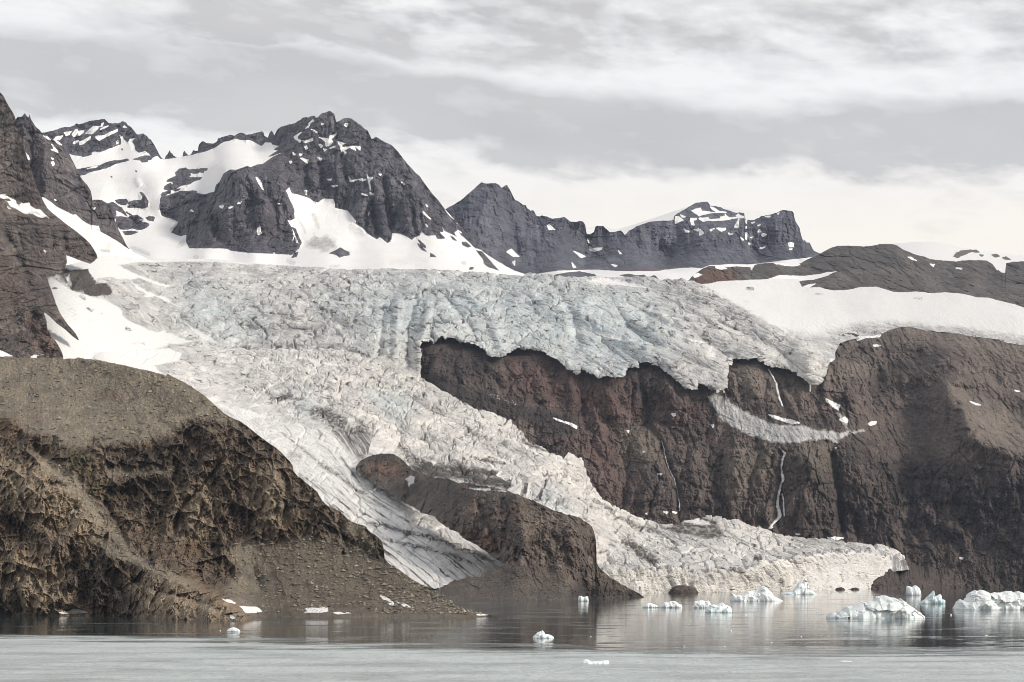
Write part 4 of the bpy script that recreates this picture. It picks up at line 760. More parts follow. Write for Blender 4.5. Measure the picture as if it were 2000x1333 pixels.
    scree = np.maximum(wedge, L.paint([(1, r7(1000,800,1240,680,1400,560,1500,520,1640,600,1760,720,2100,800,2100,1120,1860,1120,1740,1040,1600,1010,1520,960,1520,860,1480,780,1300,720,1150,760)), (1, r7(560,960,900,780,1100,760,1300,900,1500,1000,1400,1150,1000,1180,700,1060)), (1, [(1700,1150),(1720,1130),(1760,1090),(1800,1060),(1900,1060),(2130,1030),(2130,1160),(1700,1160)]), (1, r7(560,240,900,200,1300,260,1500,330,1900,420,2100,450,2100,290,1500,230,1100,150,900,230)), (1, r7(1640,560,1900,700,2100,760,2100,600,1900,560)),
                    (1, r6(1240,480,1450,520,1540,570,1560,640,1440,600,1300,560)), (1, r6(1530,560,1640,600,1740,640,1850,690,1700,680,1560,640)), (1, k1(130,150,250,125,400,140,470,170,560,220,620,260,300,260)), (1, k1(820,240,1000,235,1200,262,1400,310,1300,320,1000,265))], soft=22, rough=6))
    wet = L.paint([(1, [(822,668),(870,660),(935,690),(975,705),(960,740),(900,745),(850,725),(828,735)]), (1, r6(1400,290,1500,340,1560,360,1680,430,1740,500,1700,520,1540,380,1440,350)), (1, r6(1020,400,1100,470,1140,480,1130,580,1080,600,1010,500)), (1, r6(1530,560,1600,600,1660,640,1740,640,1800,600,1850,680,1700,670,1580,650)), (1, [(1640,860),(1700,880),(1740,930),(1660,900)]),
                    (1, r7(880,470,1080,420,1200,370,1390,360,1300,440,1150,480,1000,600,860,640,840,560)), (1, r7(900,1280,1200,1240,1600,1250,2100,1240,2100,1400,900,1400)), (1, [(1750,930),(1900,940),(2130,930),(2130,1010),(1900,1020),(1760,990)]), (1, r6(640,350,700,320,730,480,780,640,760,660,700,520)), (1, k1(1380,330,1500,380,1760,370,1760,420,1400,420,1340,440))], soft=22, rough=6)*.6
    rel = rock_relief(L, ribs=1.5, strata=.5, rough=1.3, rw=50, seed=800)
    F1, F2, idd, ox, oy = worley(L.wx/3.6, (L.wz+.12*L.wy)/2.8, seed=850)
    stn = np.clip(.55-F1, 0, 1)*(idd > .55)*4+np.clip(.5-F1, 0, 1)*(idd > .94)*6
    soft_ = np.clip(np.maximum(scree, ap), 0, 1)
    G = [(r6(700,320,720,440,760,560,770,660,830,740,860,840,920,980,935,1140), 6, 9), (r6(1500,780,1520,830,1500,1000,1490,1200), 6, 7), (r6(1790,780,1800,900,1840,1100,1850,1300), 6, 9), (r6(1190,820,1150,960,1180,1120), 12, 12), (r6(1380,820,1330,980,1310,1150), 6, 7), (r6(640,840,650,960,620,1120), 9, 8), (r6(480,360,560,520,600,640), 14, -9), (r6(840,340,900,460,980,580), 24, -12), (r6(380,360,400,480,390,640), 12, 8), (r6(560,640,640,760,640,860), 14, 8),
         (r6(700,680,760,800,800,960,800,1120), 26, -12), (r6(1000,860,1060,1000,1060,1140), 24, -11), (r6(1260,780,1240,900,1260,1140), 26, -12), (r6(1640,780,1680,900,1660,1200), 34, -12), (r6(1420,800,1400,1000,1400,1200), 18, -9), (r6(1900,860,1960,1000,2000,1200), 20, -8), (r6(1420,320,1480,420,1530,560), 6, 8), (r6(1520,360,1560,480,1620,600), 7, 7), (r6(1640,440,1600,540,1640,620), 18, -10), (r6(1300,340,1360,440,1460,520), 22, -10), (r6(1120,400,1150,440,1230,500), 6, 6), (r5(1320,260,1330,400,1440,440), 10, 7), (r5(1560,340,1640,420,1660,470), 8, 8), (r5(1860,380,1900,460,1900,540), 18, -9),
         (r2(700,1060,720,1180,800,1260), 16, -6), (r7(420,480,480,600,560,740), 18, -8), (r7(500,560,490,680,560,780), 8, 8), (r7(640,440,700,600,680,760), 24, -7), (r7(860,480,860,580,840,680), 14, 7), (r7(1240,380,1060,440,880,500,840,600), 16, 10), (r7(1400,360,1300,480,1180,560,1000,600), 16, -9), (r7(1560,460,1440,620,1440,680,1500,760,1550,900,1580,1000), 20, -9), (r7(1580,1000,1720,1050,1860,1110,2000,1140), 16, -14), (r7(1640,480,1760,540,1830,600), 10, 8), (r7(1440,620,1560,640,1660,650), 7, 7), (r7(1500,760,1540,860,1560,960), 22, -10), (r7(1480,790,1470,900,1500,1000), 16, 9), (r7(1840,820,1900,800,2000,800), 16, 7),
         (r7(1300,740,1200,840,1000,860,860,900), 18, 5), (k1(1500,100,1600,180,1700,220), 18, -8), (k1(1180,160,1210,240,1260,280), 12, 8), (k1(1450,60,1500,180,1400,260), 16, 8), (k1(900,60,890,160,910,240), 6, 6), (k1(1100,60,1105,150,1120,230), 6, 6), (k1(620,60,640,150,660,200), 9, 7), (k1(1680,60,1660,150,1700,200), 12, 7), (k1(1900,60,1880,150,1920,200), 12, 6), (k1(1380,200,1330,240,1280,270), 12, -6)]
    for ln, w, dp in G: L.crease(ln, w, dp*1.35, .4)
    L.R += (rel*(1-.52*soft_)*(1-.45*ap)*(1-.28*sstep(1610, 1720, L.X)*sstep(960, 900, L.Y))).astype(f32)
    L.R += (-soft_*(1-ap)*stn+soft_*(fbm(L.wx/9, L.wz/12, L.wy/20, o=4, gain=.65, seed=14)*6+ridged((L.wx+.4*L.wz)/26, L.wz/80, o=4, seed=15)*-6)).astype(f32)
    G1 = LAYERS['glacier']; lipy = np.interp(L.X[0], G1.X[0], G1.botline)[None]
    near = np.where(L.Y < lipy, 1, np.exp(-((L.Y-lipy)/26)**2))*sstep(1640, 1600, L.X)
    L.R = (L.R*(1-.85*near)+4*near).astype(f32)
    lit_tan = L.paint([(1, r7(420,240,900,190,1300,240,1560,330,2100,430,2100,300,1500,210,1100,140,900,220,600,260)), (1, r7(1400,600,1600,660,1800,800,2100,900,2100,1130,1860,1110,1700,1030,1600,990,1560,880,1500,760)), (1, r7(1560,480,1900,640,2100,720,2100,600,1800,520)), (1, r7(420,480,560,440,900,420,900,480,640,520,560,640,480,640)), (1, r6(1180,820,1460,800,1440,960,1240,980)), (1, r6(1600,760,1780,760,1760,900,1620,900)), (1, r6(620,700,760,680,800,820,720,900,640,860)), (1, r6(1100,330,1400,310,1480,520,1300,480,1180,420)), (1, r6(1520,360,1700,440,1720,560,1620,600,1540,500))], soft=26, rough=8)*.8  # sunlit bench, ridge flank and bosses, painted lighter in the rock
    moss = L.paint([(1, r7(1150,1090,1220,1080,1240,1130,1160,1150)), (1, r7(1300,1110,1440,1110,1400,1150,1320,1160)), (1, r7(1160,1260,1240,1260,1220,1300)), (1, r6(620,700,760,680,800,820,720,900,640,860)), (1, r6(1180,820,1460,800,1440,960,1240,980)), (1, r6(1620,760,1780,760,1760,900,1620,900)), (1, r7(960,520,1080,500,1040,560))], soft=25, rough=8)*.33
    red = L.paint([(1, r6(0,260,200,300,560,420,740,600,560,660,420,660,200,560,0,500)), (1, r6(300,700,620,640,600,860,640,1100,480,1000,420,900)), (1, r6(740,540,1020,580,900,640,780,640)), (1, r6(1600,500,1720,500,1700,570,1600,580)), (1, r7(1380,560,1500,560,1440,640))], soft=40, rough=8)*.65
    L.attrs['snow'] = np.maximum(sn, ap*.8)
    d = L.wx*.45+L.wz*1.0
    L.attrs['dirt'] = np.clip(ap*(1-sn)*(.95+.9*fbm((L.wx*.8+L.wz*.5)/6, (L.wz*.8-L.wx*.5)/40, o=4, gain=.65, seed=16)), 0, 1)
    L.attrs['scree'] = np.clip(scree*(1-ap), 0, 1)*.85; L.attrs['red'] = red*(1-soft_); L.attrs['dark'] = np.clip(np.maximum(np.maximum(wet, wedge*.75), L.paint([(1, [(1640,900),(1740,880),(1850,930),(2140,940),(2140,1170),(1680,1170),(1700,1060),(1560,1050),(1560,900)])], soft=40, rough=10)*.42), 0, 1)*(1-ap); L.attrs['moss'] = moss; L.attrs['tan'] = lit_tan*(1-ap)  # broad lower right patch in dark paints open shade into the rock
    L.finish(MAT_CLIFF, back=(6, 40, .25), label='dark brown cliffs and scree slopes below the hanging glacier', cat='mountainside')

# ------------------------------------------------------------------ lower glacier tongue down to the bay
def lower_glacier():
    top = [(150,690),(200,688),(300,682),(360,677)] + r5(0,212,120,226,250,240,330,236,440,240,560,244,680,236,770,240,820,258,870,270,910,290,960,286,1000,300,1040,322,1100,350,1150,375,1200,392,1230,412,1260,430,1310,465,1380,500,1430,526,1480,550,1540,570,1600,590,1650,615,1700,640,1735,665,1760,690,1790,740,1830,772,1880,780,1930,815,2000,850) + r6(310,818,350,838,380,850,395,870,398,895,410,905,415,930,405,945,430,958,440,985,470,1030,500,1080,560,1120,640,1152,720,1180,800,1210,860,1222,930,1215,960,1195,1020,1188,1080,1175,1140,1172,1200,1190,1260,1192,1290,1205,1330,1222,1380,1225,1420,1236,1460,1252,1500,1270) + k1(830,245,900,252,1000,260,1080,268,1150,275,1220,284,1300,290,1340,302,1380,318,1410,340) + [(1771,1104),(1776,1110)]
    bot = [(150,900),(560,1000),(640,1060),(760,1120),(826,1146),(850,1150),(900,1142),(960,1122),(990,1110),(1010,1150),(1180,1175),(1250,1162),(1500,1158),(1690,1156),(1697,1150),(1702,1140),(1712,1128),(1724,1124),(1738,1118),(1776,1113)]
    D = [(150,690,2450),(200,690,2440),(300,690,2720),(400,676,2960),(487,684,3020),(554,684,3020),(669,684,3030),(750,705,2960),(820,738,2900),(300,740,2450),(300,800,2150),(200,800,2050),(400,720,2750),(400,790,2380),(500,740,2720),(500,800,2420),(560,930,1950),(480,860,2150),(620,800,2480),(640,990,1720),(700,1040,1600),(760,1085,1470),(830,1143,1340),(150,900,1800),
         (600,860,2230),(600,740,2760),(650,840,2330),(700,920,2060),(760,960,1880),(800,985,1800),(850,1012,1690),(920,1060,1570),(985,1103,1450),(900,1110,1440),(870,1145,1330),(750,1010,1700),(940,1125,1410),
         (700,760,2730),(760,800,2620),(800,840,2450),(800,890,2280),(750,860,2330),(883,775,2780),(900,830,2560),(960,806,2700),(900,890,2270),(900,930,2150),(960,900,2300),(1000,835,2650),(1000,930,2200),(1050,880,2460),(1050,970,2080),(1087,885,2540),(1100,940,2270),(1140,940,2460),(1120,990,2100),(1160,1030,2010),(1175,985,2400),(1200,1040,2130),(1224,1005,2440),(1280,1025,2460),(1170,1110,1880),(1172,1140,1820),(1200,1108,1870),(1200,1158,1770),
         (1329,1015,2530),(1300,1070,2150),(1250,1080,2030),(1378,1012,2570),(1441,1018,2590),(1497,1033,2600),(1546,1052,2600),(1600,1055,2600),(1660,1061,2600),(1720,1068,2590),(1776,1110,2560),(1400,1060,2280),(1450,1080,2230),(1500,1060,2420),(1550,1078,2350),(1620,1072,2450),(1700,1080,2490),(1745,1090,2500),
         (1250,1108,1830),(1300,1112,1850),(1250,1160,1760),(1350,1158,1790),(1350,1118,1870),(1420,1112,1990),(1420,1157,1840),(1500,1102,2110),(1500,1156,1950),(1550,1092,2200),(1550,1154,2080),(1600,1083,2300),(1600,1153,2210),(1650,1080,2370),(1650,1152,2280),(1690,1082,2420),(1695,1152,2350),(1725,1100,2470),(1740,1118,2480)]
    L = Layer('glacier_tongue', 150, 1776, top, bot, D, jag=.8, jagw=7, seed=91, res=.8, trim=30)
    by = np.interp(L.X, [1150,1250,1350,1420,1500,1550,1600,1650,1695,1740], [1160,1159,1158,1157,1155,1154,1153,1152,1151,1149])
    ft = np.interp(L.X, [1150,1200,1250,1300,1350,1420,1460,1500,1560,1620,1690,1735], [1122,1116,1110,1111,1116,1117,1110,1099,1087,1079,1078,1087])+fbm(L.X/17, L.X*0+4, o=4, gain=.6, seed=88)*9
    fr_ = sstep(-3, 4, L.Y-ft)*sstep(1150, 1178, L.X)
    L.D = (L.D*(1-fr_)+fr_*(water_D(by)+np.clip(by-L.Y, 0, 80)*.10)).astype(f32); L.D0 = L.D.copy()
    # flow lines: v counts streams across the tongue
    vpts = []
    for ln, v in (([(250,740),(400,800),(480,860),(560,930),(640,990),(700,1040),(830,1143)], 0), ([(330,700),(450,760),(560,820),(650,850),(700,920),(800,985),(850,1012),(985,1103)], 1), ([(400,690),(560,720),(660,790),(760,870),(900,930),(1050,968),(1150,1030),(1172,1120)], 1.9), ([(554,684),(680,720),(800,790),(900,850),(1040,910),(1130,980),(1250,1060),(1330,1110)], 2.6), ([(669,684),(820,740),(1000,832),(1140,935),(1230,1005),(1400,1050),(1550,1090)], 3.4), ([(1329,1015),(1441,1018),(1600,1056),(1740,1085)], 4.2)):
        vpts += [(x, y, v) for x, y in ln]
    v = tps(vpts)(L.X, L.Y)
    al = (L.X*.8+L.Y*.6)
    st = fbm(v*21, al/150, o=4, gain=.68, seed=901)
    st2 = fbm(v*8, al/190, o=3, gain=.6, seed=902)
    leftarm = sstep(1.12, .95, v)*sstep(740, 850, L.Y)*sstep(1020,990,L.X)
    toe = sstep(.1, .6, v-1.7)*sstep(1000, 1060, L.Y)
    face = fr_
    dirt = L.lines([([(525,830),(570,862),(620,902),(680,945),(740,985),(800,1022)], 5, .8), ([(690,1013),(760,1033),(850,1053),(930,1083),(985,1108)], 6, 1.0), ([(722,1046),(800,1064),(880,1085),(945,1112)], 5, .9), ([(640,985),(760,1020),(860,1070)], 4, .5), ([(520,780),(560,776),(600,783)], 6, .9), ([(590,800),(640,815),(690,838),(730,850)], 17, .85), ([(560,790),(620,800),(680,820)], 7, .6), ([(450,830),(500,850),(560,890)], 10, .35), ([(470,735),(540,745)], 5, .5), ([(480,720),(530,730)], 7, .4),
                    ([(800,772),(850,795),(885,828)], 9, .55), ([(885,828),(940,862),(990,905)], 11, .6), ([(860,800),(930,830),(1000,860)], 6, .4), ([(728,846),(768,860),(802,897),(855,915),(925,925),(995,952)], 9, .85), ([(700,810),(740,835),(800,850)], 5, .5), ([(985,905),(1040,940)], 5, .8), ([(915,895),(965,905),(1000,910)], 4, .8), ([(1000,870),(1060,910),(1120,960)], 5, .4), ([(900,935),(1000,945),(1060,965)], 10, .8), ([(960,940),(1030,950)], 9, .7), ([(780,720),(830,745)], 7, .5), ([(700,690),(750,700)], 6, .6), ([(945,830),(1010,862),(1080,893)], 4, .35),
                    ([(1140,960),(1200,1010),(1290,1045),(1340,1075)], 4, .8), ([(1150,1000),(1240,1040),(1330,1090),(1380,1100)], 4, .5), ([(1208,1054),(1226,1062),(1262,1088),(1290,1108)], 11, 1.0), ([(1290,1108),(1300,1135),(1290,1152)], 7, .6), ([(1200,1000),(1300,1050),(1420,1080),(1470,1105)], 4, .45), ([(1470,1090),(1490,1096)], 6, .9), ([(1390,1108),(1450,1120),(1475,1150)], 4, .7), ([(1335,1100),(1400,1110),(1440,1140)], 4, .5), ([(1515,1128),(1525,1150)], 6, .8), ([(1740,1082),(1760,1095)], 5, .4)])
    deb = L.paint([(1, [(1268,1012),(1300,1003),(1330,1004),(1360,1008),(1400,1016),(1405,1030),(1420,1050),(1380,1055),(1330,1045),(1290,1035)]), (-1, [(1328,1013),(1345,1012),(1370,1018),(1386,1024),(1360,1023),(1340,1019)]), (-1, [(1290,1024),(1310,1027),(1300,1030)]), (1, [(1000,845),(1040,868),(1080,882),(1060,884),(1010,865)])], soft=4, rough=1.5)
    tail = L.paint([(1, [(632,838),(660,836),(700,836),(730,846),(760,866),(785,892),(800,912),(780,905),(740,898),(700,905),(684,890),(664,868)])], soft=10, rough=5)
    tail = tail*np.clip(.62+1.25*fbm(v*22, al/60, o=4, gain=.65, seed=905), 0, 1)
    band2 = L.paint([(1, [(800,900),(860,905),(940,912),(1010,930),(1060,955),(1110,990),(1060,985),(1000,968),(930,952),(860,945),(800,930)])], soft=10, rough=5)*np.clip(.9+1.2*fbm(v*18, al/50, o=4, gain=.65, seed=906), 0, 1)
    deb = deb*np.clip(.8+.9*fbm(L.wx/14, L.wz/8, o=4, gain=.65, seed=907), 0, 1)
    dirt = np.maximum(np.maximum(dirt, deb*.95), np.maximum(tail, band2))
    dirt = np.maximum(dirt, leftarm*(sstep(-.05, .28, st)*1.0+sstep(.02, .35, st2)*.55)*(.55+.45*sstep(850,1000,L.Y))*np.clip(.8+1.1*fbm(L.wx/40, L.wz/30, o=4, gain=.6, seed=908), .7, 1))
    dirt = np.maximum(dirt, toe*(1-face)*(sstep(-.02, .35, st)*.75))
    dd = fbm(L.wx/26, L.wz/16, o=5, gain=.68, seed=912)
    dirt = np.maximum(dirt, sstep(.10, .5, dd)*.55*(1-leftarm)*(1-face*.55)*sstep(560,700,L.X))
    dirt = np.maximum(dirt, sstep(.15, .5, st)*.40*sstep(1.6, 1.2, v)*(1-leftarm)*sstep(700,740,L.Y))
    vf = fbm(L.wx/5, L.wz/45, o=5, gain=.7, seed=940)
    dirt = np.maximum(dirt, face*sstep(.02, .4, vf)*.55*(1-.6*sstep(1560, 1640, L.X)))
    snow = L.paint([(1, [(140,680),(200,685),(330,682),(355,690),(350,705),(300,715),(320,735),(300,760),(140,760)]), (1, [(425,790),(460,795),(500,806),(530,815),(500,818),(480,822),(500,845),(440,800)]), (1, r5(510,280,560,285,640,310,700,318,780,325,720,330,620,318)), (1, [(1328,1013),(1345,1012),(1370,1018),(1386,1024),(1360,1023),(1340,1019)]), (1, r8(1000,10,1010,8,1040,30,1020,30))], soft=3, rough=1.2)
    snow = np.maximum(snow, sstep(14, 4, L.X*.0+ (v+.12)*40)*.5*sstep(760,800,L.Y)*sstep(620,500,L.X))
    ser = serac_relief(L, cell=15, amp=7.0, stretch=1.5, ang=-.55, seed=920)
    smooth_zone = np.maximum(np.maximum(leftarm, sstep(560, 420, L.X)), np.maximum(deb, sstep(1.35, 1.05, v)))
    smooth_zone = np.maximum(smooth_zone, toe*.35*(1-face*.6))
    smooth_zone = np.maximum(smooth_zone, snow)
    nd = ser*(1-.82*smooth_zone+.22*leftarm)+leftarm*(st*1.5+st2*2.2)+toe*(st*1.6+st2*2.5)*(1-face)
    # the calving wall: upright flutes and slabs
    F1, F2, idd, ox, oy = worley((L.wx+fbm(L.wx/20, L.wz/20, o=2, seed=5)*6)/9, L.wz/30, seed=933)
    fl = ridged(L.wx/12, L.wz/60, o=4, gain=.6, seed=930)*2.0+(idd-.5)*3.0+ox*(idd*4 % 1-.5)*4+fbm(L.wx/4, L.wz/7, o=3, seed=934)*1.0
    nd = nd*(1-face*.8)+face*fl*(1.5+1.8*sstep(1620, 1450, L.X))
    blue = L.paint([(1, [(570,760),(610,780),(640,810),(610,820),(580,810)]), (1, [(1040,960),(1090,965),(1130,1010),(1100,1010)]), (1, [(700,770),(760,760),(820,800),(780,830)])], soft=14, rough=5)*.7
    warm = np.clip(sstep(1.5, 2.0, v)*.75+face*.15, 0, 1)*sstep(600,700,L.X)*.75
    warm = warm*(1-.7*sstep(1560, 1640, L.X))*(1-.6*toe*(1-face))
    fr = np.maximum(fractures(L, 17, 1.8, -.5, 61), fractures(L, 8, 2.0, -.6, 67, .30)*.8)
    dirt = np.maximum(dirt, fr*.9*(1-.55*leftarm)*(1-face*.6))
    for ln, w, dp in (([(400,680),(554,688),(669,690),(760,712),(830,750),(920,795),(1010,845)], 9, -9), ([(560,720),(680,750),(760,800),(830,850)], 13, -11), ([(620,700),(740,740),(830,800),(930,850),(1040,905),(1120,960)], 12, 10), ([(700,720),(800,770),(900,820),(1000,870),(1090,920)], 13, -11), ([(600,770),(660,800),(700,830)], 9, 10), ([(640,740),(640,790),(620,820)], 8, 9), ([(830,840),(900,880),(990,905)], 9, -10), ([(960,870),(1060,930),(1140,1000),(1230,1050)], 11, -9), ([(900,900),(1000,930),(1080,975)], 9, 8), ([(1100,930),(1180,1000),(1290,1050),(1400,1085)], 10, 8),
                      ([(1160,990),(1260,1035),(1380,1060),(1500,1075)], 12, -8), ([(1330,1030),(1450,1050),(1580,1070)], 10, 6), ([(1180,1050),(1240,1085),(1290,1110)], 10, 9), ([(450,720),(520,770),(560,830)], 10, 6), ([(380,710),(440,770),(500,840)], 12, -5), ([(700,940),(780,1000),(860,1060),(930,1100)], 7, -6), ([(640,920),(720,990),(800,1050),(880,1100)], 7, 6)):
        L.crease(ln, w, dp)
    snow = np.maximum(snow, leftarm*.62*(1-dirt))
    L.attrs.update(snow=np.maximum(snow, face*sstep(1480,1600,L.X)*.5), dirt=dirt*(1-snow), blue=blue, warm=warm)
    L.finish(MAT_ICE_LOW, normal_disp=nd, back=(4, 20, .03), label='long crevassed glacier tongue streaked with grit descending into the bay', cat='glacier', soft=2)

# ------------------------------------------------------------------ bare rock knoll between the two ice arms, and its beach
def knoll():
    top = [(690,925),(697,908),(706,899),(716,894),(728,890),(742,888),(756,886),(768,887),(778,892),(786,900),(796,909),(806,916),(818,922),(837,930),(862,934)] + [(890,940),(930,946),(965,955),(1000,963),(1045,981),(1087,998),(1110,1006),(1133,1014),(1150,1022),(1158,1032),(1163,1050),(1164.5,1070),(1162,1085),(1163,1100),(1170,1110),(1188,1125),(1200,1133),(1212,1140),(1228,1149),(1247,1157),(1256,1164),(1262,1170)]
    bot = [(690,1182),(1262,1182)]
    D = [(640,842,2280),(697,838,2280),(736,855,2180),(785,901,1980),(837,932,1780),(890,940,1660),(960,955,1560),(1000,963,1500),(1087,998,1480),(1157,1030,1470),(1164,1070,1460),(1188,1125,1440),(1212,1139,1430),(1247,1157,1410),(1262,1170,1370),
         (700,921,2000),(750,880,2100),(760,920,1940),(760,960,1800),(800,986,1700),(820,950,1760),(850,1011,1560),(870,970,1630),(920,1058,1440),(985,1102,1340),(900,1000,1530),(960,1000,1450),(960,1050,1400),(1010,990,1455),(1020,1040,1380),(1040,1010,1440),(1100,1030,1410),(1140,1050,1400),(1040,1090,1330),(1100,1090,1350),(1150,1100,1380),(1000,1110,1290),(1060,1130,1280),(1120,1130,1310),(1160,1140,1350),(1150,1166,1310),
         (830,1158,1260),(870,1148,1270),(900,1150,1225),(940,1135,1270),(850,1174,1130),(900,1173,1150),(1000,1173,1150),(1100,1172,1180),(1160,1169,1270),(1220,1166,1370),(800,1182,1080),(1000,1182,1120),(1262,1182,1300),(800,1100,1350),(700,1100,1500)]
    L = Layer('rock_knoll', 690, 1262, top, bot, D, jag=4.2, jagw=20, seed=101, res=.8, squeeze=(1040, .78, 760, 900))
    cutp = [(600,830),(648,842),(660,858),(672,880),(690,905),(702,922),(735,945),(765,966),(800,987),(825,1000),(850,1012),(885,1036),(920,1058),(955,1082),(985,1101),(990,1104),(975,1112),(958,1118),(940,1128),(915,1128),(895,1134),(872,1146),(850,1153),(828,1164),(815,1200),(600,1200)]
    L.cut = (sdf(cutp, L.X, L.Y)+fbm(L.wx/26, L.wz/18, o=5, gain=.6, seed=102)*11) > .5
    scree = L.paint([(1, r5(1220,960,1300,960,1400,980,1500,1040,1480,1080,1400,1140,1350,1180,1250,1140,1150,1050,1000,1030,960,960,1120,1000)), (1, [(820,1180),(830,1155),(900,1135),(985,1104),(1040,1105),(1100,1125),(1130,1150),(1160,1170),(1160,1185)]), (1, r5(700,690,850,685,960,740,1060,830,1000,830,930,840,870,880,800,790)), (1, r5(1400,960,1600,1000,1800,1070,2000,1135,1800,1090,1560,1070,1480,1030))], soft=12, rough=4)
    ice = L.paint([(1, r5(1480,1010,1560,1012,1620,1020,1700,1030,1600,1028,1500,1022)), (1, r5(940,690,1000,710,1060,760,1140,850,1080,810,1000,750)), (1, r5(1150,940,1170,950,1165,985,1140,1000,1120,960))], soft=3, rough=2)
    rel = rock_relief(L, ribs=1.5, strata=.15, rough=1.6, rw=44, seed=1000)
    F1, F2, idd, ox, oy = worley(L.wx/3.4, (L.wz+.12*L.wy)/2.6, seed=1050)
    stn = np.clip(.55-F1, 0, 1)*(idd > .5)*4.5+np.clip(.5-F1, 0, 1)*(idd > .93)*7
    for ln, w, dp in ((r8(960,90,1010,190,1050,300,1080,400), 7, 12), (r8(1120,150,1110,250,1130,400), 6, 6), (r8(1380,200,1360,260,1420,330), 8, 7), (r8(860,100,820,180,800,250), 10, -6), (r8(900,180,960,260,1020,340), 14, -8), (r8(1200,140,1220,260,1180,380), 24, -12), (r8(1460,200,1520,330,1520,480), 20, -10), (r8(1320,330,1340,420,1340,500), 10, 6), (r8(1180,330,1160,420,1120,440), 9, 7), (r8(1540,460,1540,560,1600,600), 8, 7), (r5(860,900,960,840,1060,850,1120,920), 22, -12), (r5(1130,960,1150,1050,1100,1080), 6, 11), (r5(860,880,900,960,960,1010), 9, 6), (r8(1540,590,1700,560,1800,590), 7, -4), (r8(1470,590,1520,600,1600,620), 5, 6)): L.crease(ln, w, dp*1.2, .4)
    L.R += (rel*(1-.5*scree)).astype(f32)
    L.R += (-scree*stn+scree*(fbm(L.wx/6, L.wz/7, L.wy/12, o=4, gain=.65, seed=17)*6+fbm(L.wx/40, L.wz/30, o=3, seed=18)*4)).astype(f32)
    dark = L.paint([(1, r8(1460,590,1520,540,1700,560,1880,615,1600,640,1460,625)), (1, r5(1120,1000,1160,960,1210,980,1200,1040,1140,1050)), (1, r5(700,690,850,685,960,740,1060,830,1000,860,900,850,820,800))], soft=8, rough=3)*.8
    red = L.paint([(1, r5(900,860,1000,830,1100,880,1110,960,1040,1000,940,940)), (1, r8(790,160,880,80,920,100,860,150)), (1, r8(1140,110,1220,110,1200,160,1140,170)), (1, r8(860,260,960,230,1040,300,1050,370,940,320))], soft=12, rough=4)*.85
    fill(L, tan=zeros(L), scree=scree, snow=ice*.7, dirt=ice*.5, red=red*(1-scree), dark=dark)
    L.finish(MAT_KNOLL, back=(3, 8, .3), label='bare brown rock knoll standing between two arms of the glacier', cat='hill')

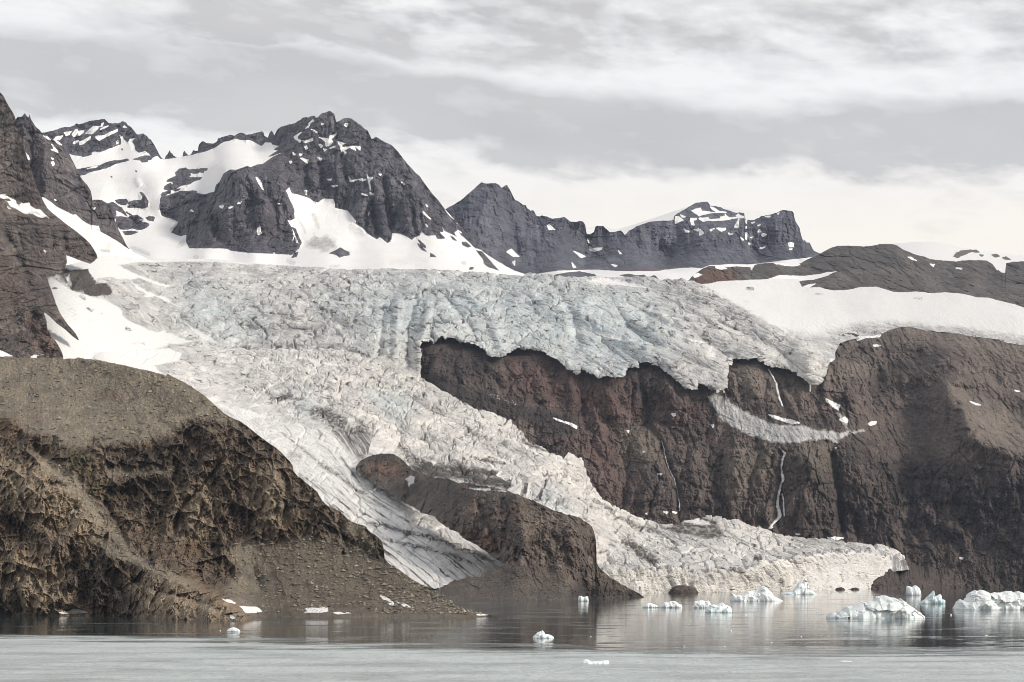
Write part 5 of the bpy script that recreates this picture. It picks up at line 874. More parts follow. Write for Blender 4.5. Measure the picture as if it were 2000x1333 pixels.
# ------------------------------------------------------------------ near headland
def headland():
    top = [(-140,690),(-40,697)] + r4(0,140,60,136,120,142,200,140,300,143,380,146,420,145,440,138,470,146,540,150,600,165,680,180,750,195,840,215,900,232,925,240,935,228,960,244,1010,268,1050,290,1100,322,1150,360,1200,405,1250,450,1300,478,1350,500,1400,540,1450,580,1500,615,1550,650,1590,690,1620,722,1635,745,1635,770,1662,800,1700,830,1740,862,1770,890,1785,915,1800,940,1830,968,1870,985,1900,1000,1930,1030,1960,1055) + r8(320,222,340,245,370,268,400,288,415,310,428,350,432,400,450,425,480,448,520,470,570,508,620,540,690,575,760,612,810,650,860,682,900,695,950,708,985,714,1022,720) + [(972,1206)]
    wl = [(-140,1200),(0,1199),(60,1201),(110,1203),(210,1203),(288,1208),(360,1211),(450,1213),(478,1213),(488,1210),(500,1207),(600,1207),(750,1207),(900,1207),(957,1205),(972,1208)]
    bot = [(x, y+5) for x, y in wl]
    D = [(x, y, water_S(y)) for x, y in wl]+[(x, y+5, water_S(y)) for x, y in wl[::2]]
    D += [(-140,690,1120),(0,699,1100),(70,699,1090),(147,701,1070),(210,708,1045),(262,718,1020),(325,734,1000),(402,776,960),(472,825,925),(542,877,895),(581,930,865),(630,979,840),(670,1002,825),(712,1027,800),(745,1053,780),(752,1092,765),(782,1114,748),(817,1139,725),(866,1163,705),(901,1188,680),(932,1198,670),
          (-140,850,950),(0,760,1030),(100,780,1000),(200,800,970),(300,800,955),(0,850,930),(50,860,905),(120,860,900),(200,870,890),(250,880,880),(320,850,905),(400,850,895),(470,870,880),(540,920,855),(230,930,845),(330,920,855),(300,910,860),(420,940,845),(500,930,850),(570,980,815),(640,1030,790),
          (220,990,815),(330,1020,805),(420,1030,800),(500,1040,795),(570,1040,790),(280,1040,785),(360,1060,775),(550,1080,770),(450,1090,765),(630,1090,760),(700,1080,770),(720,1130,735),(650,1150,708),(560,1150,705),(480,1150,712),(400,1110,745),(800,1170,690),(700,1180,683),(600,1185,678),(520,1185,683),
          (0,920,850),(60,950,810),(60,900,860),(130,960,805),(180,1020,775),(240,1075,735),(300,1100,706),(360,1140,668),(420,1175,636),(470,1200,618),(150,1060,745),(60,1040,775),(0,1020,790),(0,1100,745),(60,1110,735),(100,1150,718),(40,1160,712),(150,1130,705),(200,1110,712),(-140,1050,780),(260,1140,690),(320,1170,655),(160,1170,705),(200,1170,695),(220,1190,688),(310,1190,648),(380,1190,636),(440,1150,685),(400,1150,680)]
    L = Layer('headland', -140, 972, top, bot, D, jag=1.1, jagw=8, seed=111, res=.8, squeeze=(665, .55))
    topscree = [(-160,600),(500,600),(430,800),(470,830),(440,830),(400,815),(370,822),(330,850),(285,860),(250,862),(225,865),(180,860),(170,880),(130,870),(80,850),(60,840),(30,830),(-160,800)]
    scree = L.paint([(1, topscree), (1, r4(560,800,640,760,800,780,960,760,940,790,800,790,620,820)), (1, [(470,1055),(540,1060),(600,1050),(650,1050),(700,1070),(760,1100),(1000,1200),(980,1230),(500,1230),(480,1190),(440,1150),(470,1120),(440,1080)]), (1, [(700,1010),(750,1090),(740,1100),(660,1020)]), (1, k2(600,0,700,30,860,100,1000,180,1160,250,1300,320,1200,310,1000,250,820,170,680,80)), (1, r4(240,700,380,760,500,900,560,1000,660,1110,740,1230,680,1200,560,1080,440,960,320,840,220,740))], soft=10, rough=4)
    snow = L.paint([(1, k2(362,490,400,482,450,478,480,466,520,470,560,478,575,492,500,496,420,500)), (1, k2(1560,448,1620,448,1660,450,1690,462,1710,485,1660,492,1600,492,1580,470)), (1, k2(1450,402,1500,410,1530,428,1490,420)), (1, [(588,1192),(600,1188),(620,1187),(640,1185),(641,1195),(620,1198),(595,1197)]), (1, [(652,1197),(680,1196),(684,1198),(660,1199)]), (1, [(743,1164),(752,1166),(766,1175),(770,1183),(762,1181),(750,1172)]), (1, [(776,1177),(790,1180),(801,1186),(790,1185)]), (1, r8(940,706,970,705,1000,714,1010,718,985,726,950,720)), (1, k2(1498,508,1512,508,1530,525,1515,530,1500,520))], soft=1, rough=.9)
    snow *= sstep(0, 3, np.interp(L.X, [p[0] for p in wl], [p[1] for p in wl])-L.Y-1.5)
    rel = rock_relief(L, ribs=1.1, strata=.2, rough=1.0, rw=40, lean=-.15, seed=1100)
    x, z = L.wx, L.wz
    blocks = 0
    for cs, am, sd in ((64, 9.0, 4), (27, 6.0, 1), (12, 3.2, 2), (6, 1.5, 3)):
        F1, F2, idd, ox, oy = worley((x+.5*z+fbm(x/40, z/40, o=3, seed=sd)*18)/cs, (z-.25*x)/(cs*1.7), seed=1110+sd)
        blocks = blocks+am*((idd-.5)+1.2*(ox*(idd*3.3 % 1-.5)+oy*(idd*6.1 % 1-.5))-.5*np.clip(1-(F2-F1)/.2, 0, 1))
    G = [(r4(1240,700,1210,770,1150,830,1080,910,1010,970,985,1050,980,1130), 5, 15), (r4(1180,640,1130,690,1060,760), 7, 8), (r4(960,700,1000,820,1020,930), 8, 7), (r4(600,860,640,900,700,880,760,900), 8, 8), (r4(580,880,600,960,660,1060,720,1200), 6, 8), (r4(160,590,220,660,300,760,380,800), 9, 9), (r4(620,760,700,720,740,640), 8, 5), (r4(1320,760,1300,900,1300,1050), 8, 6), (r4(1190,940,1200,1060,1210,1120), 5, 8), (r4(1260,820,1260,960,1260,1100), 12, -7), (r4(1100,960,1100,1080,1120,1130), 14, -7), (r4(1500,760,1520,920,1520,1080), 16, -8), (r4(1600,800,1610,920,1590,1080), 8, 7), (r4(1400,760,1420,920,1400,1060), 9, 5), (r4(760,880,860,960,960,1100), 16, -6),
         (r4(1640,790,1700,900,1660,1000), 9, 6), (r4(1890,1040,1930,1130,1990,1200), 7, 8), (r4(1910,1200,1920,1240), 5, 7), (r4(0,1030,60,1050,100,1130,110,1180), 12, 11), (r4(400,1200,430,1260,440,1330), 9, 9), (r4(180,1050,260,1140,300,1240), 14, -8), (k2(480,80,520,250,560,440,600,500), 12, 11), (k2(640,120,720,240,820,380,880,480), 10, 8), (k2(340,60,380,160,380,240), 8, 7), (k2(90,330,130,400,150,500), 7, 14), (k2(240,330,300,400,280,480), 16, -8), (k2(1150,120,1160,200), 5, 7), (k2(1420,180,1440,240), 9, -6), (k2(1460,190,1480,230), 5, 7), (k2(1650,180,1690,280,1700,360), 7, 7), (k2(820,230,960,330,1200,380,1500,500), 6, 6), (k2(700,80,1000,210,1300,340,1600,490), 10, -7), (k2(900,330,1000,430,1050,520), 7, 6), (k2(1280,460,1320,520), 7, 8), (k2(380,440,420,470,560,490), 5, 8),
         (r8(170,190,200,280,240,370), 7, 9), (r8(300,240,340,300,420,380), 9, -7), (r8(190,370,210,380), 5, 8), (r8(100,600,300,640,420,660), 9, -4), (r4(1060,480,1160,560,1260,640,1330,640), 7, -5), (r4(860,470,960,540,1080,600,1120,640), 9, 4), (r4(650,520,760,560,860,570), 7, 4), (r4(0,470,100,480,110,560,60,640), 9, -5), (r4(140,590,240,560,350,570), 6, -4), (r4(190,640,280,690,350,740), 7, 9)]
    for ln, w, dp in G: L.crease(ln, w, dp*1.25, .4)
    rk = 1-scree*.86
    L.R += ((rel*1.0+blocks*3.1)*rk*(1-.6*snow)*sstep(-.01, .03, 1-L.t+.0)).astype(f32)
    # loose stones on the slopes
    F1, F2, idd, ox, oy = worley(x/3.1, (z+.35*L.wy*.3)/2.4, seed=1150)
    stones = np.clip(.55-F1, 0, 1)*(idd > .55)*1.5+np.clip(.5-F1, 0, 1)*(idd > .95)*4
    L.R += (-scree*stones-scree*(fbm(x/60, z/40, o=4, seed=19)*9+fbm(x/7, z/6, o=3, seed=20)*3.5+ridged((x+.7*z)/30, (z-.7*x)/120, o=3, seed=22)*3)).astype(f32)
    red = L.paint([(1, r4(530,345,600,325,660,315,680,340,670,375,600,375)), (1, r4(0,450,100,470,110,560,60,600,0,580)), (1, r4(180,460,215,470,205,500,180,490)), (1, r4(0,1040,40,1080,30,1130,0,1130)), (1, k2(900,360,1000,380,1060,460,960,440)), (1, k2(1200,0,1300,20,1290,90,1220,80)), (1, r4(1020,1160,1140,1160,1100,1230,1030,1220)), (1, r4(240,980,440,1100,560,1230,400,1150,260,1060)), (1, k2(1250,260,1330,300,1580,470,1600,520,1500,500,1300,340)), (1, k2(60,80,260,60,300,200,200,240,80,200))], soft=8, rough=3)*.75
    dark = L.paint([(1, [(215,880),(260,870),(330,890),(350,960),(290,980),(230,960)]), (1, r4(590,860,680,840,780,880,740,960,640,960)), (1, k2(480,60,560,100,800,220,880,400,900,500,700,500,560,460,500,260)), (1, k2(40,340,120,340,160,400,170,510,40,510)), (1, r4(0,1030,100,1050,110,1180,0,1190))], soft=14, rough=4)*.55
    moss = L.paint([(1, r4(350,640,480,660,520,760,460,800,380,720)), (1, r4(490,820,560,830,540,920,500,920)), (1, r4(1640,1040,1720,1060,1700,1110,1640,1100)), (1, r8(260,220,400,300,430,390,340,330)), (1, k2(1390,180,1450,180,1440,250,1400,240)), (1, k2(420,420,520,430,500,480,430,470)), (1, r4(930,680,1000,690,960,760))], soft=10, rough=4)*.8
    lit_faces = L.paint([(1, r4(1400,760,1580,760,1590,1100,1440,1080)), (1, r4(1000,900,1180,860,1180,1120,1010,1140)), (1, k2(0,60,300,60,420,260,520,460,200,500,0,460)), (1, k2(800,300,1000,260,1600,470,1600,540,1000,530)), (1, r4(0,700,240,720,420,900,600,1150,380,1180,200,1050,0,930))], soft=25, rough=6)  # faces toward the sun, their lit tone painted into the rock
    fill(L, scree=np.clip(scree-.0, 0, 1)*(1-red*.8), snow=snow, dirt=snow*.08, red=red, dark=np.maximum(dark*(1-scree), scree*.42*sstep(1010, 1060, L.Y)*sstep(440, 520, L.X)), moss=moss)
    L.attrs['tan'] = lit_faces
    L.finish(MAT_HEAD, back=(6, 10, .2), label='near brown headland of scree and broken rock running down to the water', cat='headland')
    return L

# ------------------------------------------------------------------ floating ice
def berg_material():
    m = bpy.data.materials.new('berg_ice'); m.use_nodes = True; g = NT(m.node_tree)
    p = g.n('ShaderNodeNewGeometry', out=0)
    n1 = g.noise(p, 0.45, 5, 0.6, 0.6); n2 = g.noise(p, 1.6, 6, 0.7, 1.0)
    x, y, z = g.sep(p)
    c = g.mix(g.mr(n1, 0.40, 0.65), (0.86, 0.90, 0.915), (0.91, 0.91, 0.905))
    c = g.mix(g.m('MULTIPLY', g.attr('blue'), g.mr(n1, 0.35, 0.60)), c, (0.42, 0.69, 0.76))
    c = g.mix(g.m('MULTIPLY', g.attr('dirt'), g.mr(n2, 0.42, 0.58)), c, (0.30, 0.26, 0.22))
    wl = g.mr(g.m('ADD', z, g.m('MULTIPLY', n2, 0.25)), 0.42, 0.22)         # melt notch kept wet by the swell
    c = g.mix(g.m('MULTIPLY', wl, 0.40), c, (0.40, 0.62, 0.66))
    bs = g.n('ShaderNodeBump', {'Strength': 0.5, 'Distance': 0.25, 'Height': g.m('ADD', n1, n2)})
    b = g.n('ShaderNodeBsdfPrincipled', {'Base Color': c, 'Roughness': 0.45, 'Specular IOR Level': 0.4, 'Normal': bs})
    g.n('ShaderNodeOutputMaterial', {0: b}, out=None)
    return m

def iceberg(name, outline, wl_py, label, cat='iceberg', depth=.55, dirt=0.0, blue=.3, seed=0, group=None, n=None, crag=1.0, ridge_y=0.0):
    """closed lump of ice standing in the water: outline is its skyline, wl_py its waterline"""
    D = water_D(wl_py); u = D/FOC
    P = np.array(outline, float)
    for i in range(1, len(P)):
        if P[i, 0] <= P[i-1, 0]: P[i, 0] = P[i-1, 0]+.15
    cx = (P[0, 0]+P[-1, 0])/2; hw = (P[-1, 0]-P[0, 0])/2*u
    nx = n or int(np.clip((P[-1, 0]-P[0, 0])*1.6, 14, 330)); ny = max(9, int(nx*.45))
    dep = max(hw*depth, .8*u)
    a = np.linspace(-1, 1, nx).astype(f32)[None]; b = np.linspace(-1, 1, ny).astype(f32)[:, None]
    px = cx+a*hw/u
    h = np.interp(px, P[:, 0], np.maximum(wl_py-P[:, 1], 0))*u
    X = np.repeat(a*hw, ny, 0); hh = np.repeat(h, ny, 0)
    # plan width varies along the length
    pw = (np.clip(1-np.abs(a)**3, 0, 1)**.5)*(1+.35*fbm(a*3+seed, a*0+2.2, o=3, seed=seed))+.06
    Y = b*dep*pw
    bb = np.abs(b-ridge_y*np.where(b > 0, 1, 1)*.0)
    sec = np.clip(1-bb**1.7, 0, 1)**.62                              # rounded cross-section
    Z = hh*sec
    jag = crag*hw*.5
    wv = ridged((X+seed*9)/(hw*.32), Y/(hw*.32)+seed, o=4, gain=.6, seed=seed)*.5+fbm(X/(hw*.12), Y/(hw*.12), o=4, gain=.6, seed=seed+2)*.5
    F1, F2, idd, ox, oy = worley(X/(hw*.17)+seed, Y/(hw*.17), seed=seed+4)
    k = np.clip(hh, 0, None)*.16*crag
    crown = np.clip((sec-.75)*4, 0, 1)
    Z = Z*(1.10-.06*crown)+k*crown*(wv*.8+(idd-.5)*.5)*(bb > .05)
    hs = max(float(h.max()), .3)
    s3 = ridged((X+seed*3)/(hs*.9), Z/(hs*.55), Y/(hs*.9), o=4, gain=.6, seed=seed+6)
    G1, G2, gi, gx, gz = worley((X+s3*hs*.3)/(hs*.55)+seed, Z/(hs*.42), seed=seed+7)
    side = (s3*.22+(gi-.5)*.30+gx*(gi*3 % 1-.5)*.5+gz*(gi*7 % 1-.4)*.5)*hs*.85*crag
    Y = Y+np.where(b < 0, -1, 1)*side*np.clip(1-crown, 0, 1)*np.clip(1.15-np.abs(a)**4, 0, 1)
    X = X+fbm(X/(hs*.5), Z/(hs*.4), Y/(hs*.5), o=3, seed=seed+12)*hs*.12*crag
    edge = (bb > .985) | (np.abs(np.repeat(a, ny, 0)) > .995)
    Z = np.where(edge, -.35*np.maximum(hw*.2, u), np.maximum(Z, -.02))
    # under-water body closes the lump
    Xl, Yl = X*.93, Y*.90
    Zl = -np.maximum(hw*.2, u)*(.35+.9*np.clip(1-bb**2, 0, 1)*np.clip(1-np.repeat(a, ny, 0)**2, 0, 1))
    co = np.concatenate([np.stack([X, Y, Z], -1).reshape(-1, 3), np.stack([Xl, Yl, Zl], -1).reshape(-1, 3)], 0)
    idx = np.arange(nx*ny).reshape(ny, nx); N = nx*ny
    q = lambda i: np.stack([i[:-1, :-1], i[:-1, 1:], i[1:, 1:], i[1:, :-1]], -1).reshape(-1, 4)
    F = [q(idx), q(idx+N)[:, ::-1]]
    rim = np.concatenate([idx[0], idx[1:, -1], idx[-1, -2::-1], idx[-2:0:-1, 0]])
    r2_ = np.roll(rim, -1); F.append(np.stack([rim, rim+N, r2_+N, r2_], -1))
    bl = np.clip(blue*(.4+1.4*fbm(X/(hw*.4)+seed, Z/(hw*.25), o=3, seed=seed+8)+.5*(1-idd)), 0, 1)
    dt = np.clip(dirt*(.5+1.3*fbm(X/(hw*.25), Z/(hw*.16), Y/(hw*.3), o=4, gain=.65, seed=seed+9)), 0, 1)
    o = mesh_object(name, co, np.concatenate(F, 0), MAT_BERG, {'blue': np.tile(bl.ravel(), 2), 'dirt': np.tile(dt.ravel(), 2)}, smooth=nx > 30)
    c = world(np.array(cx), np.array(wl_py), np.array(D)); o.location = (c[0], D+dep*.15, 0.0)
    return tag(o, label, cat, None, group)

def floating_ice():
    G = 'icebergs drifting in the bay'
    iceberg('iceberg', k4(80,435,95,415,120,392,140,386,165,392,175,400,190,378,225,370,258,372,255,345,270,333,330,325,370,310,420,290,445,293,480,282,520,278,565,270,572,248,600,247,640,238,662,237,690,243,715,255,760,262,775,270,800,264,830,285,860,310,900,335,938,352,940,362,920,378,960,375,990,382,1000,400,1030,412,1037,434), 1207.4, 'largest grit speckled iceberg with low blue shoulders at both ends', depth=.5, dirt=.55, blue=.35, seed=3, group=G)
    iceberg('iceberg', k4(850,180,853,160,850,140,860,127,885,134,905,142,925,130,945,125,965,135,985,158,996,185,995,210), 1163, 'small block shaped iceberg closest to the dark right shore', depth=.8, dirt=.1, blue=.4, seed=9, group=G, crag=.7)
    iceberg('iceberg', k4(983,294,1000,280,1030,258,1050,235,1070,225,1090,205,1108,184,1118,180,1122,200,1128,233,1150,222,1175,212,1190,214,1197,235,1196,258,1215,260,1230,266,1232,280,1226,297), 1179.7, 'blue iceberg with a sharp fin leaning beside a notch', depth=.42, blue=.95, seed=13, group=G, crag=.8)
    iceberg('iceberg', k4(1316,348,1322,320,1345,300,1360,275,1380,262,1400,268,1430,272,1450,245,1465,222,1480,205,1500,192,1522,180,1545,185,1580,178,1620,185,1655,200,1680,212,1720,204,1770,206,1800,195,1825,183,1860,182,1890,192,1920,205,1935,188,1960,182,1985,195,2000,205,2060,240,2100,300,2120,350), 1190.8, 'long rugged iceberg cut by the right edge of the view', depth=.45, dirt=.35, blue=.25, seed=17, group=G, crag=1.2)
    iceberg('iceberg', k5(1310,166,1316,150,1325,122,1345,135,1365,132,1380,136,1400,122,1420,112,1450,116,1470,106,1485,104,1500,84,1512,80,1530,92,1548,110,1565,122,1575,140,1600,150,1630,166), 1174.2, 'white iceberg with one rounded central dome off the glacier front', depth=.5, dirt=.1, blue=.15, seed=21, group=G)
    iceberg('iceberg', k5(1618,126,1640,116,1665,112,1690,110,1700,92,1712,80,1722,62,1735,55,1752,58,1762,36,1772,45,1780,70,1790,95,1810,112,1834,126), 1161.4, 'tall pointed iceberg standing right against the calving front', depth=.5, blue=.3, seed=25, group=G, crag=.9)
    iceberg('iceberg', k5(778,205,795,192,815,180,840,182,860,190,880,198,890,206), 1187, 'low white floe, left one of a touching pair', depth=.6, blue=.3, seed=29, group=G)
    iceberg('iceberg', k5(889,206,898,190,915,178,940,175,965,170,985,172,1000,184,1018,190,1025,206), 1187.3, 'low white floe, right one of a touching pair with a humped top', depth=.6, blue=.3, seed=33, group=G)
    iceberg('iceberg', k5(1082,204,1095,188,1098,172,1120,168,1145,165,1160,172,1185,166,1193,185,1210,204), 1187.6, 'square topped floe behind a wider pale blue floe', depth=.5, blue=.25, seed=37, group=G)
    iceberg('iceberg', k5(1160,228,1175,208,1190,194,1215,190,1235,196,1250,184,1265,182,1285,194,1305,200,1322,216,1318,234), 1196.6, 'pale blue rounded floe in front of the square topped floe', depth=.5, blue=.6, seed=41, group=G)
    iceberg('iceberg', k5(397,166,400,142,415,138,430,146,445,141,458,143,461,166), 1174.8, 'tiny two humped iceberg beside the dark rock spit', depth=.6, blue=.2, seed=45, group=G)
    iceberg('iceberg', k5(124,384,138,372,150,360,170,352,184,346,193,356,198,366,215,368,232,372,245,380,253,386), 1246.6, 'small cone shaped iceberg alone off the headland tip', depth=.5, blue=.35, seed=49, group=G, crag=.7)
    iceberg('iceberg', k5(417,540,425,525,440,518,455,520,475,531,500,529,540,527,570,524,583,527,585,545), 1297.6, 'flat plate of white ice with one raised end, nearest in view', depth=.35, blue=.3, seed=53, group=G, crag=.35)
    iceberg('iceberg', k2(1475,608,1485,598,1500,591,1518,587,1535,590,1550,597,1565,608), 1234.0, 'small mound of white ice in front of the brown rock spur', depth=.5, blue=.35, seed=57, group=G, crag=.5)
    F = 'brash ice fragments afloat'
    frag = [(1652,1292.6,30,2.2,'thin flat ice sheet low in the nearest rippled water at right'), (1618,1158.4,6,1.6,'leftmost ice scrap in the row below the smooth calving wall'), (1634,1158.2,5,1.6,'second ice scrap from the left in the row below the smooth calving wall'), (1655,1157.8,10,2.0,'widest ice scrap in the row below the smooth calving wall'), (1674.5,1157.8,8,2.2,'rightmost ice scrap in the row below the smooth calving wall'),
            (1857.5,1201.8,4.5,2.2,'small ice scrap between the largest iceberg and the edge iceberg'), (1927,1242.6,8,1.8,'flat ice scrap afloat below the edge iceberg'), (1618.5,1243.6,3.5,1.6,'white ice scrap on dark water below the left end of the largest iceberg'), (1456.5,1202.4,7,2.0,'ice scrap afloat right of the pale blue floe'), (1427.5,1233,6,2.6,'pointed ice scrap alone in mid bay below the pale blue floe'),
            (1416,1264,5,1.8,'ice scrap near the edge where rippled water begins'), (1595.5,1196.5,5,2.0,'ice scrap just left of the largest iceberg'), (1576,1200.5,3.5,1.4,'tiny ice scrap farther left of the largest iceberg'), (1565,1244.5,3.5,1.5,'ice scrap second from right in the mid bay scatter'), (1507,1255.5,4,1.3,'faint ice scrap low in the mid bay scatter'),
            (1154,1244,2.6,1.3,'lone ice scrap on the brown reflection right of the cone shaped iceberg'), (430,1232.6,2.6,1.4,'speck of ice left of the small white mound'), (30,1199,8,3,'small ice lump under the dark sea cave at far left'), (1226.5,1311.5,3,1.2,'speck of ice in the foreground ripples'), (1336,1262.6,3.5,1.3,'ice scrap left of the mid bay scatter near the ripples'), (1614,1286.5,5,1.2,'small ice scrap near the thin flat ice sheet')]
    for i, (x, wl, w, h, lab) in enumerate(frag):
        rs = np.random.RandomState(i+5)
        prof = [(x-w/2, wl-.2), (x-w*.3, wl-h*rs.uniform(.5, .9)), (x-w*.05, wl-h*rs.uniform(.7, 1)), (x+w*.2, wl-h*rs.uniform(.5, 1)), (x+w/2, wl-.2)]
        iceberg('ice_fragment', prof, wl, lab, cat='ice fragment', depth=.45, blue=.2, seed=70+i, group=F, n=14, crag=.5)

def boulders():
    """dark rocks awash at the foot of the ice front"""
    for i, (x, y, w, h, lab) in enumerate([(1334, 1159.0, 44, 12, 'dark rock mass protruding from the foot of the cream ice front'), (1641, 1152.6, 15, 4, 'low dark rock at the foot of the smooth calving wall, left of two'), (1670, 1152.2, 12, 3.5, 'low dark rock at the foot of the smooth calving wall, right of two')]):
        D = water_D(y)-8; u = D/FOC
        a = np.linspace(0, 2*np.pi, 49)[:-1].astype(f32)[None]; b = np.linspace(-.35, np.pi/2, 16).astype(f32)[:, None]
        X = np.cos(b)*np.cos(a); Y = np.cos(b)*np.sin(a); Z = np.sin(b)+0*a
        r = 1+.42*ridged(X*1.6+i*5, Y*1.6, Z*1.6, o=4, gain=.6, seed=60+i)+.15*fbm(X*5, Y*5, Z*5, o=3, seed=66+i)
        co = np.stack([X*r*w/2*u, Y*r*w*.42*u, Z*r*h*u], -1)
        n = 48; idx = np.arange(16*n).reshape(16, n)
        F = np.stack([idx[:-1], np.roll(idx[:-1], -1, 1), np.roll(idx[1:], -1, 1), idx[1:]], -1).reshape(-1, 4)
        o = mesh_object('boulder', co.reshape(-1, 3), F, MAT_KNOLL, {k: np.zeros(16*n)+v for k, v in (('snow', 0), ('scree', 0), ('red', 0), ('dirt', 0), ('dark', .25), ('moss', 0), ('tan', 0), ('tone', .5))})
        o.location = ((x-1000)/FOC*D, D, 0)
        tag(o, lab, 'boulder', None, 'rocks at the foot of the ice front')

# ------------------------------------------------------------------ falling water
def waterfall_material():
    m = bpy.data.materials.new('falling_water'); m.use_nodes = True; g = NT(m.node_tree)
    p = g.n('ShaderNodeNewGeometry', out=0)
    n = g.noise(g.vscale(p, (1.2, .3, .12)), 0.8, 5, 0.7)
    c = g.mix(g.mr(n, .35, .65), (0.55, 0.54, 0.54), (0.92, 0.92, 0.92))
    b = g.n('ShaderNodeBsdfPrincipled', {'Base Color': c, 'Roughness': 0.5})
    g.n('ShaderNodeOutputMaterial', {0: b}, out=None)
    return m

def waterfall(layer, path, widths, label, seed=0):
    L = LAYERS[layer]; P = np.array(path, float)
    seg = np.r_[0, np.cumsum(np.hypot(*np.diff(P, axis=0).T))]; n = max(20, int(seg[-1]/1.2))
    s = np.linspace(0, seg[-1], n); px = np.interp(s, seg, P[:, 0]); py = np.interp(s, seg, P[:, 1]); w = np.interp(s/seg[-1], np.linspace(0, 1, len(widths)), widths)
    px = px+fbm(s/9, s*0+seed, o=3, seed=seed)*2.2; w = w*(1+.7*fbm(s/4, s*0+3+seed, o=2, seed=seed+1))
    pts = []; m = 7
    for j in range(m):
        a = -1+2*j/(m-1)
        q = L.at(px+a*w/2, py); pts.append(q)
    Q = np.array(pts).transpose(1, 0, 2)                              # n, m, 3
    near = Q[..., 1].min(1)
    near = np.minimum(np.minimum(np.r_[near[:1], near[:-1]], near), np.r_[near[1:], near[-1:]])
    out = np.empty_like(Q)
    for j in range(m):
        a = -1+2*j/(m-1); D = near-1.2-(1-a*a)*np.maximum(w*L.u*.25, .4)
        out[:, j] = world(px+a*w/2, py, D)
    back = out[:, [0, -1]].copy(); back[..., 1] += 6
    A = np.concatenate([back[:, :1], out, back[:, 1:]], 1); M = m+2
    idx = np.arange(n*M).reshape(n, M)
    F = np.stack([idx[:-1, :-1], idx[1:, :-1], idx[1:, 1:], idx[:-1, 1:]], -1).reshape(-1, 4)
    o = mesh_object('waterfall', A.reshape(-1, 3), F, MAT_FALL)
    return tag(o, label, 'waterfall', None, 'meltwater falls on the dark cliff')

def waterfalls():
    waterfall('mountainside', r6(1490,782,1510,800,1526,815,1515,840,1508,870,1502,900,1510,930,1515,965,1502,990,1498,1010,1490,1040,1482,1080,1484,1120,1494,1150,1492,1175,1470,1195,1448,1220,1440,1240), [1.5,3.5,4.5,3,5,3,4.5,5,6.5,8,6,6], 'tall white meltwater fall reaching the ice at the foot of the cliff', 1)
    waterfall('mountainside', r6(1508,1040,1516,1075,1518,1120,1522,1170), [1.2,1.8,1.5,1], 'thin side trickle just right of the tall white fall', 2)
    waterfall('mountainside', r6(1430,345,1448,375,1462,400,1475,430,1480,460,1488,500,1500,530,1512,555), [2,3,3.2,4,4,4.5,3], 'white meltwater fall dropping from beneath the hanging glacier', 3)
    waterfall('mountainside', r6(1660,425,1666,445,1664,472), [2.5,3,2], 'short white fall beside the lowest tip of the hanging glacier', 4)
    waterfall('mountainside', r6(835,745,850,790,850,820,862,860,870,890,885,920,890,935,905,955,910,990,925,1020,925,1060,935,1090,936,1140), [.7,1.1,.8,1.2,.7,1.0,1.3,.8,1.3,1.6,1.4], 'slender broken meltwater thread left of the tall white fall', 5)

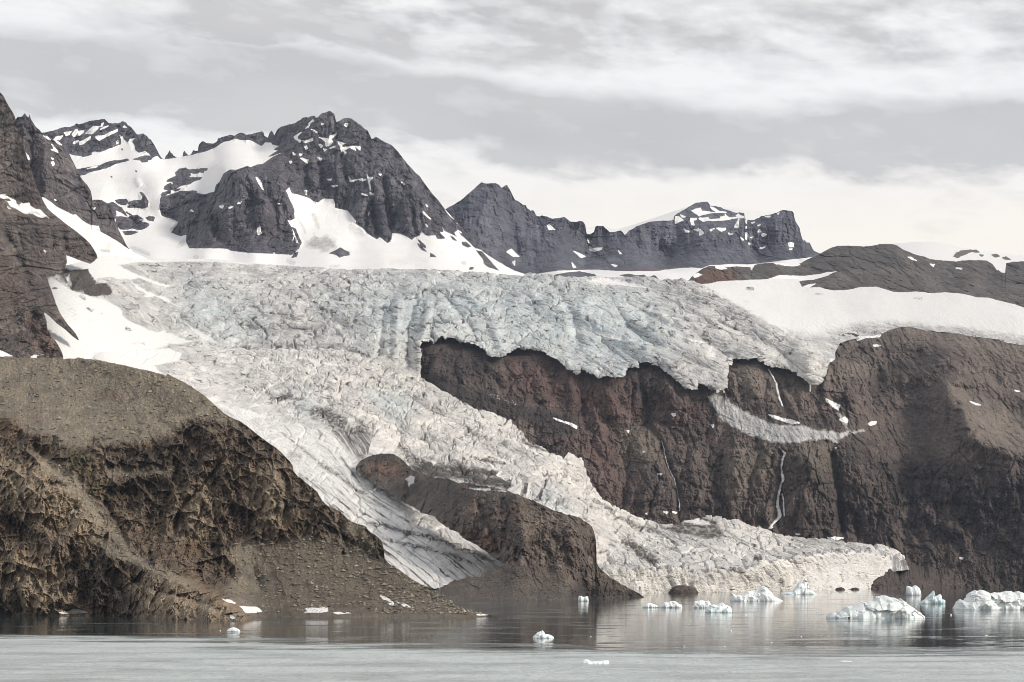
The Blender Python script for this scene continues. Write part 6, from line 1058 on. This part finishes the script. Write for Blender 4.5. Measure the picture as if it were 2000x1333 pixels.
# ------------------------------------------------------------------ water
def water():
    m = bpy.data.materials.new('bay_water'); m.use_nodes = True; g = NT(m.node_tree)
    p = g.n('ShaderNodeNewGeometry', out=0)
    x, y, z = g.sep(p)
    # a breeze ruffles the water on the seaward side of a wavering line; the lee under the cliffs stays glassy
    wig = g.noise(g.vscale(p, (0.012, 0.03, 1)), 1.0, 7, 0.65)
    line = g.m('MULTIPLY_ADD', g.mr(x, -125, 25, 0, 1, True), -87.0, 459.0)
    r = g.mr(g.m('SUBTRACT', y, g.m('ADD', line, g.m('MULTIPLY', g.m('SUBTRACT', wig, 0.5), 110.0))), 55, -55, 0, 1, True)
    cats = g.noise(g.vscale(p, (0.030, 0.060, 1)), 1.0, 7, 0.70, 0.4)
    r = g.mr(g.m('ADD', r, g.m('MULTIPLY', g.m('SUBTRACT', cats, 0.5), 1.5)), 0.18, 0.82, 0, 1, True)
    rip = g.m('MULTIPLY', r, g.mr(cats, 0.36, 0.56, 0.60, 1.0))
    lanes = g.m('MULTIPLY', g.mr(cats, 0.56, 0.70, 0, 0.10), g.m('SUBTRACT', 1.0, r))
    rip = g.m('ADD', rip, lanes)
    w1 = g.noise(g.vscale(p, (0.50, 0.9, 1)), 1.0, 5, 0.62, 0.4)
    w2 = g.noise(g.vscale(p, (0.09, 0.30, 1)), 1.0, 4, 0.55, 0.3)
    w3 = g.noise(g.vscale(p, (0.22, 0.10, 1)), 1.0, 3, 0.6, 0.3)
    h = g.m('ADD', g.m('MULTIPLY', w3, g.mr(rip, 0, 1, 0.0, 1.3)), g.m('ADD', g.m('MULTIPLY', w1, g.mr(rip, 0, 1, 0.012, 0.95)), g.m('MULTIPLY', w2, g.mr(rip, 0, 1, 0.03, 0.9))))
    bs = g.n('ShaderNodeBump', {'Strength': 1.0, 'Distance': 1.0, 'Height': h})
    b = g.n('ShaderNodeBsdfPrincipled', {'Base Color': g.mix(rip, (0.035, 0.050, 0.052), (0.48, 0.535, 0.53)), 'Roughness': g.mr(rip, 0, 1, 0.03, 0.45), 'IOR': g.mr(rip, 0, 1, 1.34, 3.0), 'Specular IOR Level': 0.5, 'Normal': bs})  # pale ruffled base colour stands in for sky reflected off the ripples
    g.n('ShaderNodeOutputMaterial', {0: b}, out=None)
    xs = np.array([-3000, -900, -300, 0, 300, 900, 3000], f32); ys = np.array([-400, 0, 150, 400, 800, 1600, 3200], f32)
    X, Y = np.meshgrid(xs, ys); idx = np.arange(49).reshape(7, 7)
    F = np.stack([idx[:-1, :-1], idx[:-1, 1:], idx[1:, 1:], idx[1:, :-1]], -1).reshape(-1, 4)
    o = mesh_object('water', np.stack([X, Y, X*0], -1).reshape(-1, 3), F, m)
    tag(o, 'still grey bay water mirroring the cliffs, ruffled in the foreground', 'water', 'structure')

def loose_stones(L):
    """angular stones lying on the headland screes"""
    rs = np.random.RandomState(4)
    ny, nx = L.X.shape; sc = L.attrs['scree']
    base = np.array([(1,0,0),(-1,0,0),(0,1,0),(0,-1,0),(0,0,1),(0,0,-1)], f32)
    tri = np.array([(0,2,4),(2,1,4),(1,3,4),(3,0,4),(2,0,5),(1,2,5),(3,1,5),(0,3,5)])
    co = []; fs = []; sh = []; k = 0
    want = 6500
    r = rs.randint(2, ny-2, want*6); c = rs.randint(2, nx-2, want*6)
    ok = (sc[r, c] > .45) & (L.Y[r, c] < np.interp(L.X[r, c], [-140, 972], [1196, 1200]))
    r = r[ok][:want]; c = c[ok][:want]
    size = .14+.95*rs.rand(len(r))**7
    for i in range(len(r)):
        v = base*(rs.uniform(.6, 1.3, (6, 1)))*np.array([1.2, 1.0, .75])+rs.uniform(-.25, .25, (6, 3))
        a = rs.rand()*6.28; R = np.array([[math.cos(a), -math.sin(a), 0], [math.sin(a), math.cos(a), 0], [0, 0, 1]])
        co.append(v@R*size[i]+L.P[r[i], c[i]]+np.array([0, -.05, .1])*size[i]); fs.append(tri+6*k); sh.append(np.full(6, rs.rand())); k += 1
    m = bpy.data.materials.new('loose_stone'); m.use_nodes = True; g = NT(m.node_tree)
    t = g.attr('tone')
    cc = g.mix(g.mr(t, .0, .75), (0.095, 0.080, 0.062), (0.24, 0.215, 0.17)); cc = g.mix(g.mr(t, .93, .99), cc, (0.42, 0.36, 0.27))
    b = g.n('ShaderNodeBsdfPrincipled', {'Base Color': cc, 'Roughness': 0.85}); g.n('ShaderNodeOutputMaterial', {0: b}, out=None)
    o = mesh_object('scree', np.concatenate(co), np.concatenate(fs), m, {'tone': np.concatenate(sh)}, smooth=False)
    tag(o, 'loose pale stones scattered over the headland slopes', 'scree', 'stuff')

# ------------------------------------------------------------------ build
MAT_FAR = rock_material('far_snow', (0.08,0.075,0.075), (0.12,0.11,0.11), (0.17,0.16,0.155), (0.15,0.09,0.07), .74, snow=(0.80, 0.80, 0.81))
MAT_FARROCK = rock_material('banded_far_rock', (0.039, 0.043, 0.063), (0.067, 0.071, 0.094), (0.137, 0.140, 0.171), (0.100, 0.064, 0.064), .80, strata=.75, tint=.12)
MAT_MASSIF = rock_material('massif_rock', (0.035, 0.035, 0.049), (0.066, 0.066, 0.082), (0.152, 0.149, 0.169), (0.090, 0.063, 0.072), .68, strata=.5, tint=.18)
MAT_RIDGE = rock_material('ridge_rock', (0.043, 0.041, 0.050), (0.078, 0.073, 0.082), (0.176, 0.163, 0.168), (0.123, 0.079, 0.067), .53, strata=.45, tint=.25)
MAT_SLOPE = rock_material('slope_rock', (0.037, 0.033, 0.033), (0.081, 0.068, 0.065), (0.184, 0.157, 0.139), (0.151, 0.084, 0.059), .46, strata=.1, tint=.22)
MAT_HILL = rock_material('ridge_scree', (0.046, 0.043, 0.044), (0.083, 0.077, 0.074), (0.153, 0.138, 0.129), (0.13, 0.072, 0.05), .63, strata=.2, tint=.2)
MAT_CLIFF = rock_material('cliff_rock', (0.038,0.031,0.032), (0.092,0.071,0.066), (0.165,0.136,0.118), (0.110,0.060,0.053), .48, strata=.25, tint=.18, tan=(0.255, 0.218, 0.182))
MAT_KNOLL = rock_material('knoll_rock', (0.048,0.038,0.034), (0.110,0.086,0.072), (0.195,0.160,0.132), (0.140,0.085,0.060), .31, tint=.15, talus=((0.060,0.050,0.043), (0.105,0.090,0.076)))
MAT_HEAD = rock_material('headland_rock', (0.044,0.033,0.027), (0.102,0.076,0.057), (0.235,0.186,0.138), (0.190,0.125,0.075), .20, tint=.25, grit=.25, tan=(0.40,0.325,0.235), talus=((0.185,0.163,0.130), (0.275,0.246,0.198)))
MAT_ICE_UP = ice_material('upper_ice', .52)
MAT_ICE_LOW = ice_material('lower_ice', .40, old=(0.82, 0.79, 0.75), grey=(0.64, 0.63, 0.62), clean=(0.89, 0.885, 0.875))
MAT_BERG = berg_material()
MAT_FALL = waterfall_material()
far_dome(); ice_cap(); mesa(); massif(); back_ridge(); left_slope(); right_ridge()
upper_glacier(); cliff(); lower_glacier(); knoll()
HL = headland()
water(); floating_ice(); boulders(); waterfalls(); loose_stones(HL)

def haze():
    m = bpy.data.materials.new('haze'); m.use_nodes = True; g = NT(m.node_tree)
    v = g.n('ShaderNodeVolumePrincipled', {'Color': (0.62, 0.76, 1.0, 1), 'Density': 0.000034, 'Anisotropy': 0.2})
    g.n('ShaderNodeOutputMaterial', {1: v}, out=None)
    x0, x1, y0, y1, z0, z1 = -3300, 3300, -450, 5200, -150, 1000
    co = np.array([(x, y, z) for x in (x0, x1) for y in (y0, y1) for z in (z0, z1)], f32)
    F = np.array([(0,1,3,2),(4,6,7,5),(0,4,5,1),(2,3,7,6),(0,2,6,4),(1,5,7,3)])
    o = mesh_object('haze', co, F, m, smooth=False)
    tag(o, 'thin bluish air softening the far cliffs', 'haze', 'stuff')
haze()
